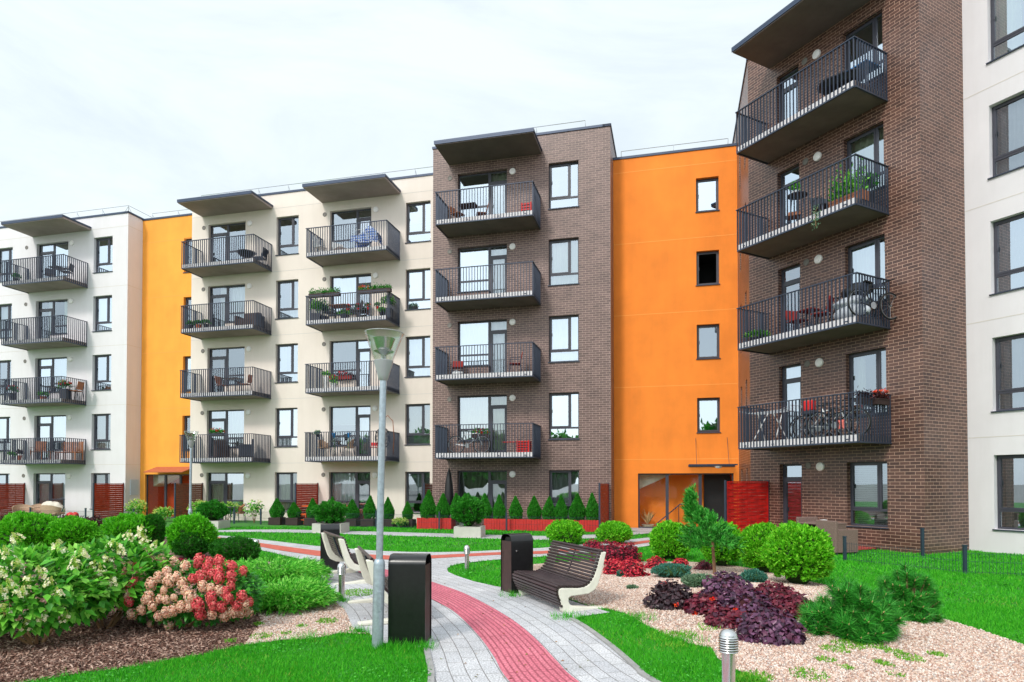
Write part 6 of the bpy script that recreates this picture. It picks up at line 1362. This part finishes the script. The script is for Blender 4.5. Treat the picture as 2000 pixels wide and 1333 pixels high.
for x, lb in ((652, 'left'), (681, 'right')):
    t = T('flower_pot', 'bright blue hanging pot, %s of the two on the lowest right balcony rail' % lb, 'flower pot', bp('B', x, 1, 1.26, .82), RW, 'blue hanging pots'); m = MB(); m.lathe([(.05, 0), (.085, .16), (.095, .16), (.09, .2), (.07, .2), (0, .16)], 16); m.build('pot', M_BLUEP, t, True); q = RNG.normal(0, .03, (40, 3)) + [0, 0, -.2]; q[:, 2] -= RNG.uniform(-.3, .35, 40); nmesh('trailing_stems', [(*leaves(q, rv(40, .2) + [0, 0, -1], .12, .02), 0)], [L_SAGE], t)
pot('small spiky plant on the rail corner of the lowest right balcony of the cream block', bp('B', 620, 1, 1.1, .88), .08, .1, .18, M_BLACKP, L_SAGE)
t = T('hanging_chair', 'black woven egg chair on its arched stand, lowest right balcony of the cream block', 'chair', bp('B', 752, 1, .6), RW); m = MB(); m.tube([(.35, 0, 0), (.42, 0, .8), (.36, 0, 1.55), (.12, 0, 1.8), (-.1, 0, 1.65)], .02, 8); m.build('stand', M_TEAK, t, True)
m = MB(); vv, ff = blobmesh((-.12, 0, .82), (.34, .3, .46), 9, 0, 1)
for a, b in ([(f[i], f[(i + 1) % 4]) for f in ff for i in range(2)]): m.tube([vv[a], vv[b]], .009, 3, cap=False) if np.linalg.norm(vv[a] - vv[b]) > .01 else None
m.build('basket', M_BLACKP, t); m = MB(); m.tube([(-.1, 0, 1.27), (-.1, 0, 1.65)], .006, 5); m.build('chain', M_METAL, t)
t = chair('small red stool at the right on the lowest right balcony of the cream block', bp('B', 730, 1, .9), RW + .4, M_RED, M_METAL, .62, .42, .3, group=GC)
# --- brick block
chair('brown slatted folding chair at the left of the top balcony of the brown brick block', bp('C', 893, 4, .8), RW + 1.2, M_TEAK, M_METAL, .72, .38, .42, group=GC); chair('slatted folding chair right of the table, top balcony of the brown brick block', bp('C', 940, 4, .6), RW - 1.2, M_TEAK, M_METAL, .8, .38, .4, group=GC); table('dark wooden folding table on the top balcony of the brown brick block', bp('C', 914, 4, .7), RW, M_DARKBOX, M_METAL, .7, .5, .72)
def crate(label, p, w_, h, d_=.4, mt=M_RED):
    t = T('slatted_crate', label, 'crate', p, RW, 'red slatted crates'); m = MB(); m.box(-w_ / 2 + .02, w_ / 2 - .02, -d_ / 2 + .02, d_ / 2 - .02, .0, h - .04); m.build('liner', M_DARKBOX, t); m = MB(); k = 5
    for i in range(k): m.box(-w_ / 2, w_ / 2, -d_ / 2, -d_ / 2 + .018, i * h / k + .01, (i + .75) * h / k); m.box(w_ / 2 - .018, w_ / 2, -d_ / 2 + .02, d_ / 2, i * h / k + .01, (i + .75) * h / k)
    for x in (-w_ / 2 - .002, w_ / 2 - .048): m.box(x, x + .05, -d_ / 2 - .012, -d_ / 2 - .001, 0, h)
    m.build('slat_front', mt, t); return t
crate('red slatted folding stack at the right of the top balcony of the brown brick block', bp('C', 1030, 4, .7), .42, .52); crate('red slatted box at the right of the lowest balcony of the brown brick block', bp('C', 1024, 1, .9), .48, .46)
chair('chair with dark red back cushion, left on the brown brick block third balcony', bp('C', 893, 2, .6), RW + .2, M_REDF, M_METAL, .7, .4, .42, group=GC); chair('garden chair with dark red cushion at the right, third balcony of the brown brick block', bp('C', 1006, 2, .6), RW - 1.3, M_REDF, M_METAL, .86, arms=True, group=GC)
t = T('cloth_bundle', 'white cloth bundle at the left of the third balcony of the brown brick block', 'cloth', bp('C', 893, 2, 1.0), RW); cv, cf = blobmesh((0, 0, .07), (.22, .15, .11), 8, .15, 3); nmesh('bundle', [(cv, cf, 0)], [M_WHITEP], t, True); m = MB(); m.tube([(-.15, -.1, .14), (0, -.14, .17), (.16, -.08, .12)], .012, 6); m.build('fold', M_GREYF, t)
bicycle('black and silver bicycle on the lowest balcony of the brown brick block', bp('C', 916, 1, .85), RW, M_RIM)
fbox('box of red flowers behind the bicycle on the lowest balcony of the brown brick block', bp('C', 939, 1, .45, .62), RW, .7, M_DARKBOX, L_POT, L_RED)
t = table('low red metal side table beside the red slatted box', bp('C', 996, 1, .8), RW, M_RED, M_METAL, .5, .4, .42)
# --- dark brick tower balconies
papasan('round wire chair on the top balcony of the dark brick tower, left of the corner', bp('R', 1637, 4, .8), RR); papasan('round wire chair on the top balcony of the dark brick tower, in the right corner', bp('R', 1664, 4, .7), RR)
table('bright blue topped table in the right corner of the top tower balcony', bp('R', 1690, 4, .5), RR, M_BLUEP, M_METAL, .7, .6, .7)
table('tall round bistro table on the second tower balcony from the top', bp('R', 1562, 3, .8), RR, M_FRAME, M_METAL, .55, .55, .98, True); pot('green plant in a white pot on the tall bistro table of the tower', bp('R', 1558, 3, .8, .99), .09, .12, .26, M_WHITEP, L_HYD, None, 260)
chair('folding chair under the tall bistro table on the tower', bp('R', 1556, 3, .9), RR + .6, M_TEAK, M_METAL, .6, .36, .36, group=GC); chair('low dark garden chair in the middle of the second tower balcony', bp('R', 1616, 3, .8), RR + 1.2, M_FRAME, M_METAL, .7, .32, .5, arms=True, group=GC)
t = fbox('large wooden planter overflowing with green plants in the corner of the second tower balcony', bp('R', 1662, 3, .95), RR, .95, M_TEAK, L_HYD, None, 700, 'planters on the tower', .36); t.scale = (1, 1.6, 1.7)
pot('dark leafy plant at the right end of the second tower balcony', bp('R', 1700, 3, .5), .18, .3, .6, M_BLACKP, L_POT, None, 400)
q = bp('R', 1600, 3, 1.36, -.05); t = T('trailing_plant', 'pale green plant trailing over the slab edge of the second tower balcony', 'plant', q, RR); k = 70; P = np.stack([RNG.normal(0, .05, k), RNG.normal(-.05, .02, k), -RNG.uniform(-.25, .38, k)], 1); nmesh('foliage', [(*leaves(P, rv(k, .5) - [0, 0, .5], .08, .03), 0)], [L_SAGE], t); m = MB(); m.tube([(0, .02, .2), (0, -.06, .05), (.01, -.06, -.35)], .006, 4); m.build('stem', M_STEM, t)
pot('grassy green plant in the left corner of the third tower balcony', bp('R', 1480, 2, 1.0), .24, .12, .22, M_FRAME, L_HYD, None, 500)
chair('dark red folding chair on the third tower balcony, left of the table', bp('R', 1560, 2, .7), RR + 1.3, M_REDF, M_METAL, .78, .42, .42, group=GC); chair('dark red folding chair on the third tower balcony, right of the table', bp('R', 1606, 2, .8), RR - 1.2, M_REDF, M_METAL, .84, .42, .42, group=GC); table('small dark red table on the third tower balcony', bp('R', 1583, 2, .75), RR, M_REDF, M_METAL, .5, .45, .62)
t = T('covered_furniture', 'furniture wrapped in a pale grey cover in the corner of the third tower balcony', 'covered furniture', bp('R', 1668, 2, .9), RR); cv, cf = blobmesh((0, 0, .20), (.48, .30, .24), 12, .06, 5); nmesh('lower_cover', [(cv, cf, 0)], [M_GREYF], t, True); cv, cf = blobmesh((-.04, 0, .46), (.46, .28, .16), 12, .08, 8); nmesh('upper_cover', [(cv, cf, 0)], [M_GREYF], t, True); cv, cf = blobmesh((.05, .12, .78), (.42, .24, .2), 12, .06, 9); nmesh('cushion', [(cv, cf, 0)], [M_BLACKP], t, True)
bicycle('black bicycle at the right end of the third tower balcony, wheel sticking out', bp('R', 1712, 2, .7), RR + 1.4, M_BLACKP)
bicycle('black bicycle behind the covered furniture on the third tower balcony', bp('R', 1655, 2, .3), RR, M_BLACKP)
# lowest tower balcony
t = T('drying_rack', 'white folding drying rack on the lowest tower balcony', 'drying rack', bp('R', 1505, 1, .75), RR); m = MB()
for sx in (-.75, .75):
    m.tube([(sx * .55, -.28, 0), (sx * .35, .22, .88)], .016, 6); m.tube([(sx * .55, .28, 0), (sx * .35, -.22, .88)], .016, 6)
m.build('leg_frame', M_WHITEP, t); m = MB()
for y in (-.28, -.14, 0, .14, .28): m.tube([(-.95, y, .98), (-.55, y, .88), (.55, y, .88), (.95, y, .98)], .008, 5)
for x in (-.95, -.55, .55, .95): m.tube([(x, -.28, .98 if abs(x) > .6 else .88), (x, .28, .98 if abs(x) > .6 else .88)], .012, 5)
m.build('wire_top', M_GREYF, t)
for i, (x, off, lb, fm_) in enumerate(((1592, .35, 'backmost silver bicycle of the cluster on the lowest tower balcony', M_RIM), (1606, .6, 'middle black bicycle of the cluster on the lowest tower balcony', M_BLACKP), (1622, .85, 'white framed bicycle of the cluster on the lowest tower balcony', M_WHITEP), (1638, 1.08, 'front black bicycle of the cluster on the lowest tower balcony', M_BLACKP))):
    bicycle(lb, bp('R', x, 1, off), RR + (.08 if i % 2 else -.06), fm_, lean=.06)
t = T('backpack', 'red and blue child seat hung above the bicycles on the lowest tower balcony', 'child seat', bp('R', 1582, 1, .9, .66), RR); m = MB(); m.box(-.12, .14, -.1, .1, .12, .40); m.build('back', M_RED, t, bevel=.03); m = MB(); m.box(-.14, .2, -.16, .12, .0, .12); m.build('seat', M_FRAME, t, bevel=.03)
t = T('plush_toy', 'small pink soft toy tied low on the rail of the lowest tower balcony', 'toy', bp('R', 1645, 1, 1.27, .2), RR); cv, cf = blobmesh((0, 0, .12), (.07, .04, .1), 7, .05, 5); nmesh('body', [(cv, cf, 0)], [mat('pink_plush', (226, 120, 110), .9)], t, True)
for (x, z) in ((-.08, .2), (.08, .2), (-.06, -.02), (.06, -.02)): m = MB(); m.tube([(x * .4, 0, .12), (x, -.01, z)], [.03, .022], 6); m.build('limb', mat('pink_plush', (226, 120, 110), .9), t)
for i, (x, lb) in enumerate(((1690, 'left'), (1722, 'right'))):
    aR, nR = fr('R'); p = W3('R', -10.18 + .09 if i == 9 else U('R', dR - (.95 if i == 0 else .5), x), dR - (.95 if i == 0 else .5), 3 * 1 - .09 + OZ + .78); fbox('%s box of reddish flowers inside the side rail of the lowest tower balcony' % lb, p, RR + math.pi / 2, .5, M_DARKBOX, L_HED, None if i == 0 else L_ORR, 260, 'flower boxes of the lowest tower balcony')
# ------------------------------------------------------------ terraces on the ground
def gpt(x, d_, f='W'): return W3(f, U(f, d_, x), d_, 0)
def rattan(label, p, rz, w_=.75):
    t = T('rattan_seat', label, 'garden seat', p, rz, 'rattan seats of the left terrace'); n = 18; hw = w_ / 2; m = MB(); vs = []
    for i in range(n + 1): a = math.pi * (i / n) ; x = math.cos(a) * hw; y = math.sin(a) * .34; vs += [(x * .92, y * .95, .26), (x, y, .72 - .12 * abs(math.cos(a)) ** 3)]
    m.add(vs, [(2 * i, 2 * i + 2, 2 * i + 3, 2 * i + 1) for i in range(n)]); o = m.build('backrest', M_WICK, t); md = o.modifiers.new('thick', 'SOLIDIFY'); md.thickness = .03
    m = MB(); m.box(-hw * .85, hw * .85, -.28, .26, .28, .36); m.build('seat', M_WICK, t, bevel=.02)
    for sx in (-1, 1):
        for sy in (-1, 1): m = MB(); m.tube([(sx * hw * .75, sy * .2, .3), (sx * hw * .9, sy * .3, 0)], .018, 6); m.build('leg', M_WICK, t)
rattan('light rattan armchair at the left of the terrace table, far left block', gpt(44, 24.9), RW + .9, .8); rattan('light rattan armchair behind the terrace table, far left block', gpt(68, 25.6), RW + .1, .8); rattan('wide light rattan sofa seen from behind right of the terrace table', gpt(102, 24.7), RW + math.pi, 1.15)
table('light wooden terrace table between the rattan seats', gpt(66, 24.6), RW, M_WICK, M_WICK, .9, .6, .62)
t = T('covered_lounger', 'garden furniture under a cream cover behind the rattan sofa', 'covered furniture', gpt(104, 25.8), RW); cv, cf = blobmesh((0, 0, .46), (.62, .32, .40), 12, .09, 12); nmesh('cover', [(cv, cf, 0)], [mat('cream_cover', (214, 204, 190), .9)], t, True); m = MB(); m.tube([(.5, -.1, 0), (.8, -.1, .6), (.78, -.1, 1.0), (.6, -.1, 1.05)], .02, 6); m.build('frame', M_FENCE, t)
t = T('toy_car', 'red plastic ride on toy on the far left terrace', 'toy', gpt(141, 24.9), RW); cv, cf = blobmesh((-.08, 0, .2), (.2, .16, .18), 8, .0, 12); nmesh('body', [(cv, cf, 0)], [M_RED], t, True); cv, cf = blobmesh((.2, 0, .24), (.16, .15, .15), 8, .0, 12); nmesh('seat', [(cv, cf, 0)], [M_RED], t, True)
for x in (-.16, .18): m = MB(); m.tube([(x, -.19, .08), (x, -.15, .08)], .08, 12); m.build('wheel', M_BLACKP, t)
chair('brown cafe chair on the terrace beside the metal table, cream block', gpt(468, 25.3), RW - .8, M_TEAK, M_METAL, .84, tub=True, group='terrace chairs'); table('dark metal table on the terrace of the cream block', gpt(446, 25.2), RW, M_METAL, M_METAL, .75, .6, .7)
t = T('picnic_table', 'orange wooden picnic table behind the boxed thujas of the cream block', 'picnic table', gpt(636, 25.6), RW); m = MB()
for k in range(5): m.box(-.95, .95, -.36 + k * .15, -.23 + k * .15, .74, .78)
m.build('tabletop', M_WOODO, t); m = MB()
for k in range(2): m.box(-.95, .95, -.82 + k * .14, -.70 + k * .14, .42, .46)
m.build('seat', M_WOODO, t); m = MB()
for k in range(2): m.box(-.95, .95, .56 + k * .14, .68 + k * .14, .42, .46)
m.build('seat', M_WOODO, t)
for x in (-.7, .7):
    m = MB(); m.box(x - .03, x + .03, -.8, .8, .36, .42); m.tube([(x + .04, -.65, 0), (x + .04, -.25, .74)], .035, 4); m.tube([(x + .04, .65, 0), (x + .04, .25, .74)], .035, 4); m.build('leg', M_WOODO, t)
t = T('wooden_stool', 'small orange wooden step stool in front of the woven screen of the cream block', 'stool', gpt(594, 24.5), RW); m = MB(); m.box(-.2, .2, -.16, .16, .42, .46); m.box(-.2, .2, -.16, .0, .2, .24); m.build('step', M_WOODO, t)
for x in (-.19, .16): m = MB(); m.box(x, x + .03, -.15, .15, 0, .419); m.build('leg', M_WOODO, t)
t = T('closed_parasol', 'closed black parasol against the brown brick block', 'parasol', gpt(877, 24.25), RW); m = MB(); m.tube([(0, 0, 0), (0, 0, 2.35)], .02, 8); m.build('pole', M_METAL, t); m = MB(); m.lathe([(.17, .62), (.21, .8), (.19, 1.2), (.15, 1.7), (.08, 2.15), (.02, 2.32), (0, 2.33)], 16); o = m.build('canopy', M_BLACKP, t, True)
for v in o.data.vertices: a = math.atan2(v.co.y, v.co.x); k = 1 - .18 * (1 + math.cos(a * 8)) / 2; v.co.x *= k; v.co.y *= k
m = MB(); m.lathe([(.24, 0), (.24, .06), (.05, .09), (.03, .3), (0, .3)], 16); m.build('base', M_METAL, t, True)
pot('white pot with a pale plant at the brick block terrace door', gpt(904, 24.1), .16, .3, .45, M_WHITEP, L_SAGE)
# dry agave in the orange entrance
t = T('potted_agave', 'pale dried spiky plant in a low bowl inside the orange entrance', 'potted plant', W3('W', -1.05, 26.6, .01), RW); m = MB(); m.lathe([(.18, 0), (.26, .1), (.22, .1), (0, .08)], 16); m.build('bowl', M_STAIR, t)
k = 34; P = np.zeros((k, 3)) + [0, 0, .1]; D_ = rv(k, .45); D_[:, 2] = 1; nmesh('foliage', [(*leaves(P, D_, .62 * RNG.uniform(.6, 1.1, k), .05), 0)], [leaf_mat('straw_leaf', [(226, 186, 130), (240, 210, 160), (206, 160, 104)], .7, .2)], t)
# taupe block furniture at the tower
def blockchair(label, x, d_, rz, w_=.62, h=.86):
    wicker(label, W3('R', U('R', d_, x), d_, 0), rz, M_WICKG, w_, h)
blockchair('taupe wicker armchair at the left of the terrace set by the dark tower', 1590, 15.2, RR + 1.3); blockchair('taupe wicker armchair nearest to the fence by the dark tower', 1634, 14.9, RR + math.pi - .2, .66, .84)
t = T('wicker_table', 'taupe wicker table with a small white cup between the wicker armchairs', 'table', W3('R', U('R', 15.2, 1606), 15.2, 0), RR); m = MB(); m.box(-.42, .42, -.4, .4, .70, .74); m.build('tabletop', M_WICKG, t, bevel=.01)
for sx in (-1, 1): m = MB(); m.box(sx * .38 - .035, sx * .38 + .035, -.36, .36, 0, .70); m.build('leg', M_WICKG, t)
t = T('cup', 'small white cup on the taupe wicker table', 'cup', W3('R', U('R', 15.2, 1608), 15.2, .742), RR); m = MB(); m.lathe([(.05, 0), (.09, .07), (.08, .07), (.045, .01), (0, .01)], 16); m.build('bowl', M_WHITEP, t, True); m = MB(); m.tube([(.08, 0, .06), (.12, 0, .04), (.07, 0, .02)], .008, 5); m.build('handle', M_WHITEP, t)
t = T('deck', 'reddish wooden terrace deck at the foot of the dark brick tower', 'deck', W3('R', -13.9, 15.2, 0), RR); m = MB()
for k in range(12): m.box(0, 3.3, .02 + k * .12, .13 + k * .12, .03, .06)
m.build('board', mat('red_deck_wood', (170, 70, 62), .7, var=.2), t); m = MB()
for x in (.1, 1.6, 3.2): m.box(x, x + .05, .02, 1.44, -.02, .029)
m.build('joist', M_WOODB, t)
